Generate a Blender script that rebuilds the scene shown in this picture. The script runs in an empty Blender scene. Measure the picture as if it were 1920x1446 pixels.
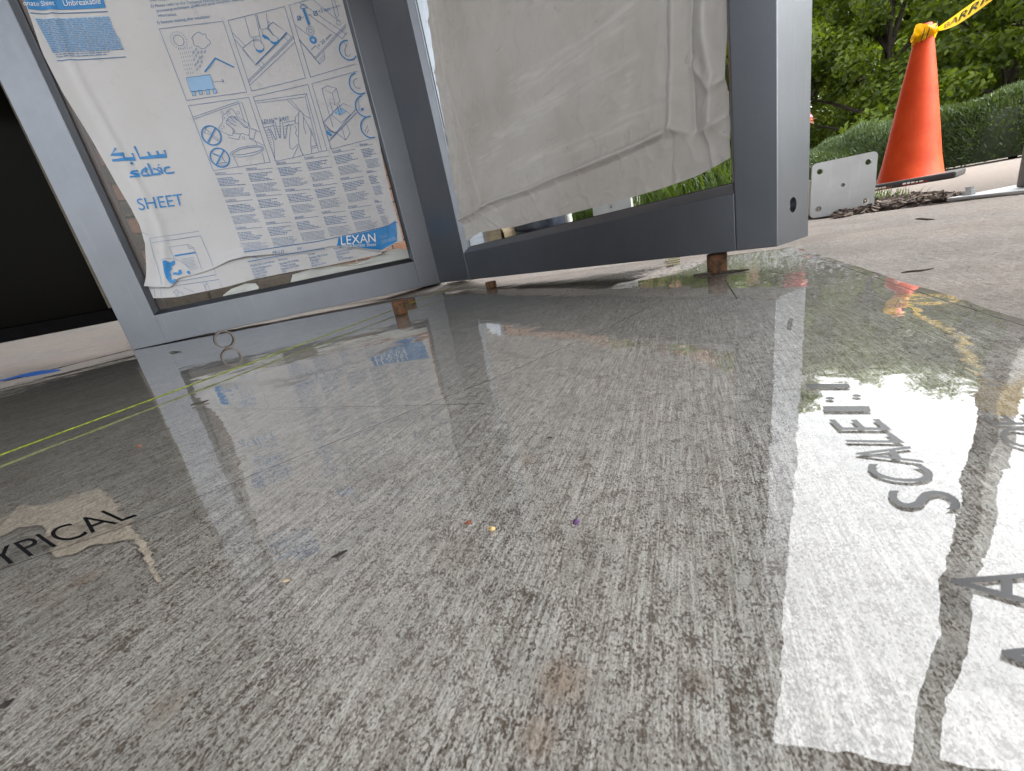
import bpy, bmesh, math, random
import numpy as np
from mathutils import Matrix, Vector, noise as mnoise
random.seed(7); rng = np.random.default_rng(7)
S = bpy.context.scene
COL = S.collection
R = math.radians

# ------------------------------------------------------------------ camera
F_PX, ROLL, PITCH, CAM_H = 794.57, R(10.871), R(18.311), 0.08872
PW, PH, CX, CY = 1920.0, 1446.0, 960.0, 723.0
cr, sr, cp, sp = math.cos(ROLL), math.sin(ROLL), math.cos(PITCH), math.sin(PITCH)
cam_d = bpy.data.cameras.new("camera")
cam = bpy.data.objects.new("camera", cam_d); COL.objects.link(cam)
right = Vector((cr, -sr*sp, -sr*cp)); up = Vector((sr, cr*sp, cr*cp)); fwd = Vector((0, cp, -sp))
M = Matrix((right, up, -fwd)).transposed().to_4x4(); M.translation = (0, 0, CAM_H)
cam.matrix_world = M
cam_d.sensor_width = 36; cam_d.lens = 36*F_PX/PW
cam_d.clip_start = 0.005; cam_d.clip_end = 500
cam_d.dof.use_dof = True; cam_d.dof.focus_distance = 0.55; cam_d.dof.aperture_fstop = 34
S.camera = cam
S.render.resolution_x, S.render.resolution_y = 1024, 771

# ------------------------------------------------------------------ sky, sun, exposure
SUN_EL, SUN_AZ = R(52), R(115)          # azimuth clockwise from +Y
w = bpy.data.worlds.new("World"); S.world = w; w.use_nodes = True
nt = w.node_tree; nt.nodes.clear()
sky = nt.nodes.new("ShaderNodeTexSky"); sky.sky_type = 'NISHITA'; sky.sun_disc = False
sky.sun_elevation = SUN_EL; sky.sun_rotation = SUN_AZ; sky.air_density = 2.0; sky.dust_density = 5.0
hs = nt.nodes.new("ShaderNodeHueSaturation"); hs.inputs["Saturation"].default_value = 0.12
bg = nt.nodes.new("ShaderNodeBackground"); bg.inputs["Strength"].default_value = 0.15
ow = nt.nodes.new("ShaderNodeOutputWorld")
nt.links.new(sky.outputs[0], hs.inputs["Color"]); nt.links.new(hs.outputs[0], bg.inputs[0]); nt.links.new(bg.outputs[0], ow.inputs[0])
sun_d = bpy.data.lights.new("sun", 'SUN'); sun_d.energy = 0.5; sun_d.angle = R(20); sun_d.color = (1, .97, .92)
sun = bpy.data.objects.new("sun", sun_d); COL.objects.link(sun)
sv = Vector((math.sin(SUN_AZ)*math.cos(SUN_EL), math.cos(SUN_AZ)*math.cos(SUN_EL), math.sin(SUN_EL)))
sun.rotation_euler = sv.to_track_quat('Z', 'Y').to_euler()
S.view_settings.view_transform = 'Standard'; S.view_settings.look = 'None'
S.view_settings.gamma = 1; S.view_settings.use_curve_mapping = False
S.view_settings.exposure = 2.55
S.cycles.max_bounces = 8; S.cycles.transparent_max_bounces = 24; S.cycles.glossy_bounces = 5
S.cycles.caustics_reflective = False; S.cycles.caustics_refractive = False

# ------------------------------------------------------------------ pixel helpers (a pixel is a direction)
CAMP = np.array([0, 0, CAM_H])
def ray(px):
    u = (px[0]-CX)/F_PX; v = -(px[1]-CY)/F_PX
    U = u*cr+v*sr; V = -u*sr+v*cr
    return np.array([U, cp+V*sp, -sp+V*cp])
def G(px, z=0.0):
    d = ray(px); return CAMP + d*((z-CAM_H)/d[2])
def at_dist(px, D):
    d = ray(px); return CAMP + d*(D/math.hypot(d[0], d[1]))

# ------------------------------------------------------------------ object helpers
def tag(o, label=None, cat=None, group=None, kind=None):
    if label: o["label"] = label
    if cat: o["category"] = cat
    if group: o["group"] = group
    if kind: o["kind"] = kind
    return o
def thing(name, label, cat, loc=(0, 0, 0), mat=None, group=None):
    o = bpy.data.objects.new(name, None); COL.objects.link(o); o.empty_display_size = .05
    if mat is not None: o.matrix_world = mat
    else: o.location = loc
    return tag(o, label, cat, group)
def obj(name, verts, faces, mat, parent=None, smooth=False):
    me = bpy.data.meshes.new(name)
    me.from_pydata([tuple(map(float, v)) for v in verts], [], [tuple(map(int, f)) for f in faces]); me.update()
    if smooth:
        me.polygons.foreach_set("use_smooth", [True]*len(me.polygons))
    o = bpy.data.objects.new(name, me); COL.objects.link(o)
    if mat: me.materials.append(mat)
    if parent: o.parent = parent
    return o
def bmobj(name, bm, mat, parent=None, smooth=False):
    me = bpy.data.meshes.new(name); bm.to_mesh(me); bm.free()
    if smooth: me.polygons.foreach_set("use_smooth", [True]*len(me.polygons))
    o = bpy.data.objects.new(name, me); COL.objects.link(o)
    if mat: me.materials.append(mat)
    if parent: o.parent = parent
    return o
def bm_box(x0, x1, y0, y1, z0, z1, bev=0.0, seg=2, bm=None):
    b = bmesh.new()
    vs = [b.verts.new((x, y, z)) for z in (z0, z1) for y in (y0, y1) for x in (x0, x1)]
    for f in ((0, 2, 3, 1), (4, 5, 7, 6), (0, 1, 5, 4), (2, 6, 7, 3), (0, 4, 6, 2), (1, 3, 7, 5)):
        b.faces.new([vs[i] for i in f])
    if bev: bmesh.ops.bevel(b, geom=b.edges[:], offset=bev, segments=seg, affect='EDGES', profile=.5)
    bmesh.ops.recalc_face_normals(b, faces=b.faces[:])
    if bm is not None:
        me = bpy.data.meshes.new("t"); b.to_mesh(me); b.free(); bm.from_mesh(me); bpy.data.meshes.remove(me); return bm
    return b
def prism(poly, z0, z1, axis=2, bev=0.0):
    """poly of (x,y) extruded along z (axis 2) or along x (axis 0: poly is (y,z))"""
    b = bmesh.new()
    def P(p, h): return (p[0], p[1], h) if axis == 2 else (h, p[0], p[1])
    lo = [b.verts.new(P(p, z0)) for p in poly]; hi = [b.verts.new(P(p, z1)) for p in poly]
    n = len(poly)
    b.faces.new(lo[::-1]); b.faces.new(hi)
    for i in range(n): b.faces.new((lo[i], lo[(i+1) % n], hi[(i+1) % n], hi[i]))
    if bev: bmesh.ops.bevel(b, geom=b.edges[:], offset=bev, segments=2, affect='EDGES', profile=.5)
    bmesh.ops.recalc_face_normals(b, faces=b.faces[:])
    return b
def lathe(prof, n=32, cap=True):
    V, Fc = [], []
    for r, z in prof:
        for i in range(n):
            a = 2*math.pi*i/n; V.append((r*math.cos(a), r*math.sin(a), z))
    for k in range(len(prof)-1):
        for i in range(n):
            j = (i+1) % n; Fc.append((k*n+i, k*n+j, (k+1)*n+j, (k+1)*n+i))
    if cap:
        Fc.append(tuple(range(n))[::-1]); Fc.append(tuple((len(prof)-1)*n+i for i in range(n)))
    return V, Fc
def tube(path, r, n=8):
    path = [np.array(p, float) for p in path]; V, Fc = [], []
    for k, p in enumerate(path):
        t = path[min(k+1, len(path)-1)]-path[max(k-1, 0)]; t /= np.linalg.norm(t)
        a = np.cross(t, (0, 0, 1.0)); 
        if np.linalg.norm(a) < 1e-3: a = np.array([1.0, 0, 0])
        a /= np.linalg.norm(a); b = np.cross(a, t); rr = r[k] if hasattr(r, '__len__') else r
        for i in range(n):
            th = 2*math.pi*i/n; V.append(p+rr*(a*math.cos(th)+b*math.sin(th)))
    for k in range(len(path)-1):
        for i in range(n):
            j = (i+1) % n; Fc.append((k*n+i, k*n+j, (k+1)*n+j, (k+1)*n+i))
    Fc.append(tuple(range(n))); Fc.append(tuple((len(path)-1)*n+i for i in range(n))[::-1])
    return V, Fc
def cut_holes(o, cylinders):
    """real holes: boolean difference with cylinders given as (matrix, radius, depth)"""
    tmp = []
    for mx, r, d in cylinders:
        b = bmesh.new(); bmesh.ops.create_cone(b, cap_ends=True, segments=28, radius1=r, radius2=r, depth=d)
        me = bpy.data.meshes.new("cut"); b.to_mesh(me); b.free()
        c = bpy.data.objects.new("cut", me); COL.objects.link(c); c.matrix_world = mx; tmp.append(c)
        m = o.modifiers.new("b", 'BOOLEAN'); m.operation = 'DIFFERENCE'; m.object = c; m.solver = 'EXACT'
    dg = bpy.context.evaluated_depsgraph_get(); dg.update()
    me = bpy.data.meshes.new_from_object(o.evaluated_get(dg))
    o.modifiers.clear(); o.data = me
    for c in tmp: bpy.data.objects.remove(c)

# ------------------------------------------------------------------ materials
class NB:
    def __init__(s, name):
        s.m = bpy.data.materials.new(name); s.m.use_nodes = True; s.t = s.m.node_tree; s.t.nodes.clear()
        s.out = s.n("OutputMaterial")
    def n(s, typ, **kw):
        nd = s.t.nodes.new("ShaderNode"+typ)
        for k, v in kw.items(): setattr(nd, k, v)
        return nd
    def put(s, sock, v):
        if isinstance(v, bpy.types.NodeSocket): s.t.links.new(v, sock)
        elif v is not None: sock.default_value = v
    def coord(s, scale=(1, 1, 1), rot=(0, 0, 0), kind="Object", loc=(0, 0, 0)):
        tc = s.n("TexCoord"); mp = s.n("Mapping")
        mp.inputs["Scale"].default_value = scale; mp.inputs["Rotation"].default_value = rot; mp.inputs["Location"].default_value = loc
        s.put(mp.inputs[0], tc.outputs[kind]); return mp.outputs[0]
    def noise(s, vec, scale, detail=4, rough=.55, dist=0.0):
        nd = s.n("TexNoise"); s.put(nd.inputs["Vector"], vec); nd.inputs["Scale"].default_value = scale
        nd.inputs["Detail"].default_value = detail; nd.inputs["Roughness"].default_value = rough; nd.inputs["Distortion"].default_value = dist
        return nd.outputs["Fac"]
    def math(s, op, a, b=None, c=None, clamp=False):
        nd = s.n("Math", operation=op, use_clamp=clamp); s.put(nd.inputs[0], a)
        if b is not None: s.put(nd.inputs[1], b)
        if c is not None: s.put(nd.inputs[2], c)
        return nd.outputs[0]
    def ss(s, v, a, b, lo=0.0, hi=1.0):
        nd = s.n("MapRange", interpolation_type='SMOOTHSTEP'); s.put(nd.inputs[0], v)
        for i, x in zip((1, 2, 3, 4), (a, b, lo, hi)): nd.inputs[i].default_value = x
        return nd.outputs[0]
    def mix(s, f, a, b, mode='MIX'):
        nd = s.n("Mix", data_type='RGBA', blend_type=mode); s.put(nd.inputs[0], f)
        for i, c in ((6, a), (7, b)):
            s.put(nd.inputs[i], c if isinstance(c, bpy.types.NodeSocket) else (c[0], c[1], c[2], 1))
        return nd.outputs[2]
    def bump(s, h, dist, strength=1.0, normal=None):
        nd = s.n("Bump"); s.put(nd.inputs["Height"], h); nd.inputs["Distance"].default_value = dist
        s.put(nd.inputs["Strength"], strength)
        if normal is not None: s.put(nd.inputs["Normal"], normal)
        return nd.outputs[0]
    def bsdf(s, col, rough=.6, metal=0.0, normal=None, spec=None, **kw):
        p = s.n("BsdfPrincipled")
        s.put(p.inputs["Base Color"], col if isinstance(col, bpy.types.NodeSocket) else (col[0], col[1], col[2], 1))
        s.put(p.inputs["Roughness"], rough); s.put(p.inputs["Metallic"], metal)
        if normal is not None: s.put(p.inputs["Normal"], normal)
        if spec is not None: s.put(p.inputs["Specular IOR Level"], spec)
        for k, v in kw.items(): s.put(p.inputs[k], v)
        return p.outputs[0]
    def thin_fresnel(s, ior, normal=None):
        # reflectance of a thin sheet, the same from above and from below
        g = s.n("NewGeometry"); fr = s.n("Fresnel"); s.put(fr.inputs[0], s.math('MULTIPLY_ADD', g.outputs["Backfacing"], 1/ior-ior, ior))
        if normal is not None: s.put(fr.inputs["Normal"], normal)
        return fr.outputs[0]
    def done(s, sh): s.put(s.out.inputs[0], sh); return s.m
def simple(name, col, rough=.6, metal=0.0, var=.15, scale=30, bump=0.0, bscale=200, spec=None):
    n = NB(name); v = n.coord()
    f = n.noise(v, scale, 5, .6)
    c = n.mix(n.ss(f, .3, .7), [x*(1-var) for x in col], [min(1, x*(1+var)) for x in col])
    nm = n.bump(n.noise(v, bscale, 3), bump) if bump else None
    return n.done(n.bsdf(c, rough, metal, nm, spec))

FILM_DIR = R(66.0)                        # broom strokes and the long axis of the plastic sheet
e2 = np.array([-math.cos(FILM_DIR), -math.sin(FILM_DIR)]); e1 = np.array([-math.sin(FILM_DIR), math.cos(FILM_DIR)])
FC = np.array([.495, .700]); FILM_W, FILM_L, SKEW = 1.62, 2.6, .30

STAINS = [(tuple(G((1055, 1275), -.004)[:2]), .009, (.42, .26, .15), .6), (tuple(G((1010, 1380), -.004)[:2]), .006, (.40, .25, .15), .45), (tuple(G((850, 1035), -.004)[:2]), .010, (.30, .25, .19), .5), (tuple(G((700, 890), -.004)[:2]), .022, (.25, .22, .19), .5), (tuple(G((990, 860), -.004)[:2]), .006, (.38, .30, .21), .6), (tuple(G((310, 1330), -.004)[:2]), .008, (.36, .28, .20), .5), (tuple(G((1310, 1280), -.004)[:2]), .004, (.20, .13, .08), .6)]
def concrete_mat(name, dry, wet, film=True, broom=True):
    n = NB(name)
    base = n.coord(kind="Object")
    v = n.coord(rot=(0, 0, -FILM_DIR+math.pi/2), kind="Object")    # y now runs along the strokes
    vb = n.n("Mapping"); n.put(vb.inputs[0], v); vb.inputs["Scale"].default_value = (1, .035, 1)
    wob = n.noise(base, 9, 3)
    streak = n.noise(vb.outputs[0], 1000, 3, .65, .4)
    streak2 = n.noise(vb.outputs[0], 300, 3, .6, .4)
    vp = n.n("Mapping"); n.put(vp.inputs[0], v); vp.inputs["Scale"].default_value = (1, .62, 1)
    pits = n.noise(vp.outputs[0], 1500, 3, .66, .3)
    clump = n.noise(vp.outputs[0], 360, 4, .65)
    fine = n.noise(vp.outputs[0], 2100, 3, .7)
    blot = n.noise(base, 5.5, 4, .55)
    blot2 = n.noise(base, 26, 4, .6)
    pm = n.ss(n.math('ADD', pits, n.math('MULTIPLY', n.math('SUBTRACT', clump, .5), .70)), .455, .385)
    h = n.math('ADD', n.math('MULTIPLY', streak, .7), n.math('MULTIPLY', streak2, .5))
    tone = n.math('ADD', n.math('ADD', n.math('MULTIPLY', streak, .40), n.math('MULTIPLY', streak2, .10)), n.math('MULTIPLY', fine, .50))
    cd = n.mix(n.ss(tone, .40, .60), [x*.58 for x in dry], [min(1, x*1.30) for x in dry])
    cd = n.mix(n.ss(blot, .35, .68), cd, n.mix(.55, cd, [dry[0]*1.08, dry[1], dry[2]*.93]))
    if film:
        cw = n.mix(n.ss(tone, .385, .60), (.205, .170, .138), [wet[0]*1.42, wet[1]*1.44, wet[2]*1.47])
        cw = n.mix(n.ss(blot2, .40, .66, 0, .5), cw, [wet[0]*.80, wet[1]*.80, wet[2]*.80])
        rust = n.ss(n.noise(base, 12, 4, .6), .61, .70, 0, .55)
        cw = n.mix(n.math('MULTIPLY', rust, n.ss(streak2, .42, .62)), cw, (.30, .17, .09))
        for q_, r_, c_, a_ in STAINS:
            vd = n.n("VectorMath", operation='DISTANCE'); n.put(vd.inputs[0], base); vd.inputs[1].default_value = (*q_, -.004)
            cw = n.mix(n.math('MULTIPLY', n.ss(n.math('ADD', vd.outputs["Value"], n.math('MULTIPLY', n.math('SUBTRACT', blot2, .5), r_*1.2)), r_, r_*.2, 0, a_), n.ss(streak, .35, .6, .35, 1)), cw, c_)
        cw = n.mix(n.math('MULTIPLY', pm, .8), cw, (.10, .058, .034))
        # soaked where the plastic sheet traps water
        sx = n.n("SeparateXYZ"); n.put(sx.inputs[0], base)
        t1 = n.math('ADD', n.math('MULTIPLY', n.math('SUBTRACT', sx.outputs[0], FC[0]), e1[0]), n.math('MULTIPLY', n.math('SUBTRACT', sx.outputs[1], FC[1]), e1[1]))
        t2 = n.math('ADD', n.math('MULTIPLY', n.math('SUBTRACT', sx.outputs[0], FC[0]), e2[0]), n.math('MULTIPLY', n.math('SUBTRACT', sx.outputs[1], FC[1]), e2[1]))
        t1 = n.math('ADD', t1, n.math('MULTIPLY', n.math('SUBTRACT', wob, .5), .03))
        wm = n.math('MULTIPLY', n.math('MULTIPLY', n.ss(t1, -.01, .02), n.ss(t1, FILM_W+.02, FILM_W-.02)), n.ss(n.math('ADD', t2, n.math('MULTIPLY', t1, SKEW/FILM_W)), -.03, .02))
        damp = n.math('MULTIPLY', n.ss(t1, -.55, -.02, 0, 1), n.ss(n.noise(base, 7, 3), .42, .62, 0, .45))
        cd = n.mix(n.math('MULTIPLY', damp, n.ss(t1, .03, -.02)), cd, [x*.55 for x in dry])
        cd = n.mix(n.math('MULTIPLY', pm, .45), cd, (.10, .08, .06))
        col = n.mix(wm, cd, cw)
        rough = n.math('MULTIPLY_ADD', wm, -.45, .9)
    else:
        cd = n.mix(n.math('MULTIPLY', pm, .35), cd, (.16, .13, .11)); col = cd; rough = .92
    hh = n.math('ADD', h, n.math('MULTIPLY', pm, -.9))
    hh = n.math('ADD', hh, n.math('MULTIPLY', fine, .8))
    nm = n.bump(hh, .0006, 1.0)
    return n.done(n.bsdf(col, rough, 0, nm, .35))
M_slab = concrete_mat("broomed_concrete", (.325, .30, .28), (.53, .505, .48))
M_walk = concrete_mat("pale_walk", (.165, .145, .13), None, film=False)

def film_mat():
    n = NB("wet_clear_film")
    v = n.coord(kind="Object")
    vr = n.coord(rot=(0, 0, -FILM_DIR+math.pi/2), kind="Object"); mp = n.n("Mapping"); n.put(mp.inputs[0], vr); mp.inputs["Scale"].default_value = (1, .12, 1)
    big = n.noise(v, 7, 3, .5); mid = n.noise(v, 30, 3, .55, .5); fine = n.noise(mp.outputs[0], 420, 2, .5)
    # the sheet lies slack on pooled water: calm in places, clinging to the broom strokes in others
    cling = n.ss(n.noise(v, 4.5, 3, .5), .40, .62)
    nm = n.bump(big, .0012)
    nm = n.bump(mid, n_dist(.00016), 1.0, nm)
    nm = n.bump(fine, .000022, cling, nm)
    f1 = n.thin_fresnel(1.68, nm)
    R2 = n.math('DIVIDE', n.math('MULTIPLY', f1, 2.0), n.math('ADD', f1, 1.0))
    gl = n.n("BsdfGlossy"); n.put(gl.inputs["Roughness"], n.math('MULTIPLY_ADD', cling, .03, .004)); n.put(gl.inputs["Normal"], nm)
    tr = n.n("BsdfTransparent"); tr.inputs[0].default_value = (.96, .97, .96, 1)
    mx = n.n("MixShader"); n.put(mx.inputs[0], R2); n.put(mx.inputs[1], tr.outputs[0]); n.put(mx.inputs[2], gl.outputs[0])
    return n.done(mx.outputs[0])
def n_dist(x): return x
M_film = film_mat()

def pane_mat(name, tint=(.93, .95, .95), ior=1.58, rough=.01):
    n = NB(name); v = n.coord()
    fr = n.thin_fresnel(ior)
    gl = n.n("BsdfGlossy"); gl.inputs["Roughness"].default_value = rough
    tr = n.n("BsdfTransparent"); tr.inputs[0].default_value = (*tint, 1)
    mx = n.n("MixShader"); n.put(mx.inputs[0], fr); n.put(mx.inputs[1], tr.outputs[0]); n.put(mx.inputs[2], gl.outputs[0])
    return n.done(mx.outputs[0])
M_pane = pane_mat("polycarbonate", ior=1.32)

def metal_mat(name, col, rough, metal, var=.06):
    n = NB(name); v = n.coord()
    f = n.noise(v, 6, 5, .6); g = n.noise(v, 900, 2, .5); s = n.noise(v, 60, 4, .6)
    c = n.mix(n.ss(f, .3, .7), [x*(1-var) for x in col], [x*(1+var) for x in col])
    c = n.mix(n.ss(s, .66, .76, 0, .25), c, [x*.7 for x in col])
    mp = n.n("Mapping"); n.put(mp.inputs[0], v); mp.inputs["Scale"].default_value = (1, 1, .06)
    dr = n.noise(mp.outputs[0], 90, 5, .7); c = n.mix(n.ss(dr, .56, .72, 0, .30), c, [x*1.35 for x in col])
    sc = n.noise(v, 420, 2, .5); c = n.mix(n.ss(sc, .70, .75, 0, .5), c, [min(1, x*2.0) for x in col])
    r = n.math('MULTIPLY_ADD', s, .12, rough-.06)
    return n.done(n.bsdf(c, r, metal, n.bump(g, .00006)))
M_alum = metal_mat("silver_powder_coat", (.132, .142, .162), .36, .95)
M_galv = metal_mat("galvanised_steel", (.50, .52, .54), .42, .75, .12)
M_post = metal_mat("bronze_grey_paint", (.22, .215, .20), .45, .3, .1)
M_black = simple("black_rubber", (.022, .022, .024), .55)
M_gasket = simple("black_gasket", (.012, .012, .013), .5)
M_dark = simple("dark_recess", (.015, .015, .016), .7)

def rust_mat():
    n = NB("rusted_steel"); v = n.coord(); a = n.noise(v, 90, 5, .65); b = n.noise(v, 260, 4, .6)
    c = n.mix(n.ss(a, .35, .62), (.03, .018, .011), (.12, .052, .02)); c = n.mix(n.ss(b, .58, .72), c, (.17, .09, .04))
    return n.done(n.bsdf(c, .75, .2, n.bump(b, .0006)))
M_rust = rust_mat()

def paper_mat(name, col, dirt, dirt_amt, streaks=False):
    n = NB(name); v = n.coord()
    a = n.noise(v, 4, 5, .6); b = n.noise(v, 38, 5, .65); g = n.noise(v, 1400, 2)
    c = n.mix(n.ss(a, .35, .7, 0, dirt_amt), col, dirt)
    c = n.mix(n.ss(b, .58, .75, 0, dirt_amt*.8), c, [x*.78 for x in col])
    hb = n.math('MULTIPLY', a, .4)
    if streaks:
        vr = n.coord(rot=(0, R(2), 0)); mp = n.n("Mapping"); n.put(mp.inputs[0], vr); mp.inputs["Scale"].default_value = (.10, 1, 1)
        s = n.noise(mp.outputs[0], 120, 4, .7, .8); zone = n.ss(n.noise(v, 9, 3), .46, .6)
        c = n.mix(n.math('MULTIPLY', n.ss(s, .55, .70, 0, .42), zone), c, (.46, .435, .41))
        c = n.mix(n.math('MULTIPLY', n.ss(s, .42, .30, 0, .5), zone), c, (.27, .24, .22))
        sp_ = n.noise(v, 210, 2, .5); c = n.mix(n.ss(sp_, .74, .78, 0, .6), c, (.12, .10, .09))
        hb = n.math('ADD', hb, n.math('MULTIPLY', n.math('MULTIPLY', s, zone), .5))
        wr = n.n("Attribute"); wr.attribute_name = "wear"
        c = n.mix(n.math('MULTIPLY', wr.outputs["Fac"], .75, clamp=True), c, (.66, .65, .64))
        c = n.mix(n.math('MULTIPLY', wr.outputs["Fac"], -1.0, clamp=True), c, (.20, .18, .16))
    crk = n.noise(v, 16, 6, .6, 1.2)
    hb = n.math('ADD', hb, crk)
    nm = n.bump(hb, .0016 if streaks else .0007)
    p = n.bsdf(c, .62 if streaks else .5, 0, nm, .3)
    tl = n.n("BsdfTranslucent"); n.put(tl.inputs[0], c)
    mx = n.n("MixShader"); mx.inputs[0].default_value = .12; n.put(mx.inputs[1], p); n.put(mx.inputs[2], tl.outputs[0])
    return n.done(mx.outputs[0])
M_paper = paper_mat("white_masking", (.60, .605, .63), (.53, .53, .54), .6)
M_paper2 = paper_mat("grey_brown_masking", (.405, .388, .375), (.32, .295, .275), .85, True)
M_scrap = paper_mat("peeled_masking", (.85, .83, .82), (.70, .67, .64), .6)
M_blue = simple("blue_ink", (.012, .20, .50), .5, var=.08)
M_line = simple("slate_blue_ink", (.045, .16, .36), .5, var=.08)
M_pale = simple("pale_blue_ink", (.25, .43, .66), .5, var=.06)
M_white = simple("white_ink", (.76, .77, .78), .5, var=.03)
M_ink = simple("black_print", (.012, .012, .014), .22, var=.1, spec=.4)
M_green_ink = simple("olive_print", (.16, .17, .05), .5)
M_string = simple("fluorescent_string", (.17, .21, .018), .7, var=.4, scale=300)
M_tape_blue = simple("blue_tape", (.01, .12, .50), .55)
M_orange = None
def brick_mat():
    n = NB("brick"); v = n.coord(); oi = n.n("ObjectInfo"); g = n.n("NewGeometry")
    a = n.noise(v, 60, 5, .65)
    c = n.mix(n.ss(a, .3, .7), (.13, .062, .038), (.21, .105, .064))
    c = n.mix(n.math('MULTIPLY', oi.outputs["Random"], .55), c, (.09, .042, .028))
    return n.done(n.bsdf(c, .85, 0, n.bump(a, .002)))
M_brick = brick_mat()
M_brick_shaded = simple("shaded_brick", (.042, .030, .020), .85, var=.35, scale=50, bump=.002)  # brick copy with shade painted into its colour
M_mortar_shaded = simple("shaded_mortar", (.095, .078, .060), .95, var=.2, scale=80)  # mortar copy darkened to stand for the same shade
M_mortar = simple("mortar", (.22, .185, .15), .95, var=.2, scale=80, bump=.002)
M_soffit = simple("canopy_soffit", (.16, .155, .15), .8, var=.1, scale=4)
M_doorframe = simple("dark_door_frame", (.004, .004, .0045), .6, spec=.01)
M_doorglass = (lambda n: n.done(n.bsdf((.003, .003, .0025), .08, 0, None, .02)))(NB("dark_door_glass"))
M_soil = simple("earth", (.10, .085, .06), .95, var=.4, scale=6, bump=.02, bscale=20)
M_mulch = simple("mulch", (.045, .03, .022), .95, var=.6, scale=60)
M_cloth = simple("navy_cloth", (.008, .013, .028), .9, var=.35, scale=40, bump=.001, bscale=600)
M_tan = simple("tan_board", (.24, .18, .11), .85, var=.25, scale=25, bump=.001)

def leaf_mat(name, c0, c1, tr=.35):
    n = NB(name); oi = n.n("ObjectInfo"); at = n.n("Attribute"); at.attribute_name = "tint"
    c = n.mix(at.outputs["Fac"], c0, c1)
    p = n.bsdf(c, .5, 0, None, .3); tl = n.n("BsdfTranslucent"); n.put(tl.inputs[0], n.mix(.5, c, (.30, .42, .02)))
    mx = n.n("MixShader"); mx.inputs[0].default_value = tr; n.put(mx.inputs[1], p); n.put(mx.inputs[2], tl.outputs[0])
    return n.done(mx.outputs[0])
M_leaf = leaf_mat("maple_leaf", (.020, .042, .005), (.115, .160, .010))
M_jun = leaf_mat("juniper_needles", (.014, .030, .010), (.085, .125, .06), .12)
M_grass = leaf_mat("grass_blades", (.015, .035, .008), (.055, .095, .022), .25)
M_petal = leaf_mat("pink_petals", (.55, .07, .16), (.72, .25, .34), .3)
M_bark = simple("bark", (.05, .04, .03), .95, var=.4, scale=40, bump=.01, bscale=60)

def set_tint(o, vals):
    a = o.data.attributes.new("tint", 'FLOAT', 'FACE'); a.data.foreach_set("value", np.asarray(vals, dtype=np.float32))

# ------------------------------------------------------------------ ground and setting
def sheet(name, pts, z, mat, kind="structure"):
    o = obj(name, [(p[0], p[1], z) for p in pts], [tuple(range(len(pts)))], mat)
    return tag(o, kind=kind)
sheet("ground", [(-120, -120), (120, -120), (120, 120), (-120, 120)], -.05, M_soil)
edgeA, edgeB = G((1625, 397))[:2], G((1900, 362))[:2]
ed = (edgeB-edgeA)/np.linalg.norm(edgeB-edgeA)
slab_pts = [(-9, -7), (3.4, -7), tuple(edgeA+ed*7), tuple(edgeA-ed*.0), tuple(edgeA-ed*.35), (.93, 2.2), (-9, 2.2)]
slab = sheet("concrete_slab", slab_pts, -.004, M_slab)
walk = sheet("walkway", [(.7, 1.2), tuple(edgeA+ed*.05), tuple(edgeA+ed*7.2), (9, -6), (9, 12), (4.2, 12), (1.4, 2.6)], -.010, M_walk)
# raised landing behind the frames, its sloped face comes down to the slab
def landing():
    cfl = FC+e1*FILM_W-e2*SKEW
    line = [cfl-e2*(-2.6)+e1*.03, cfl+e1*.03-e2*.03, cfl*.55+FC*.45-e2*.10, FC+e1*.12-e2*.16, np.array([.62, 1.02]), np.array([1.15, 1.95]), np.array([2.6, 4.2])]
    line[0] = cfl+e2*3.0+e1*.03
    off = []
    for i, p in enumerate(line):
        t = line[min(i+1, len(line)-1)]-line[max(i-1, 0)]; t = t/np.linalg.norm(t); off.append(p+np.array([-t[1], t[0]])*(.95, .80, .55, .40, .35, .35, .35)[i])
    V = [(p[0], p[1], -.0035) for p in line]+[(p[0], p[1], .080) for p in off]
    n = len(line); Fc = [(i, i+1, n+i+1, n+i) for i in range(n-1)]
    V += [(-12, 14, .080), (-12, -6, .080), (4.5, 9, .080)]
    b = len(V)-3
    Fc.append(tuple([n+i for i in range(n)]+[b+2, b, b+1]))
    return tag(obj("landing", V, Fc, M_slab2), kind="structure")
M_slab2 = concrete_mat("dry_landing", (.42, .39, .37), None, film=False)
landing()
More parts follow.
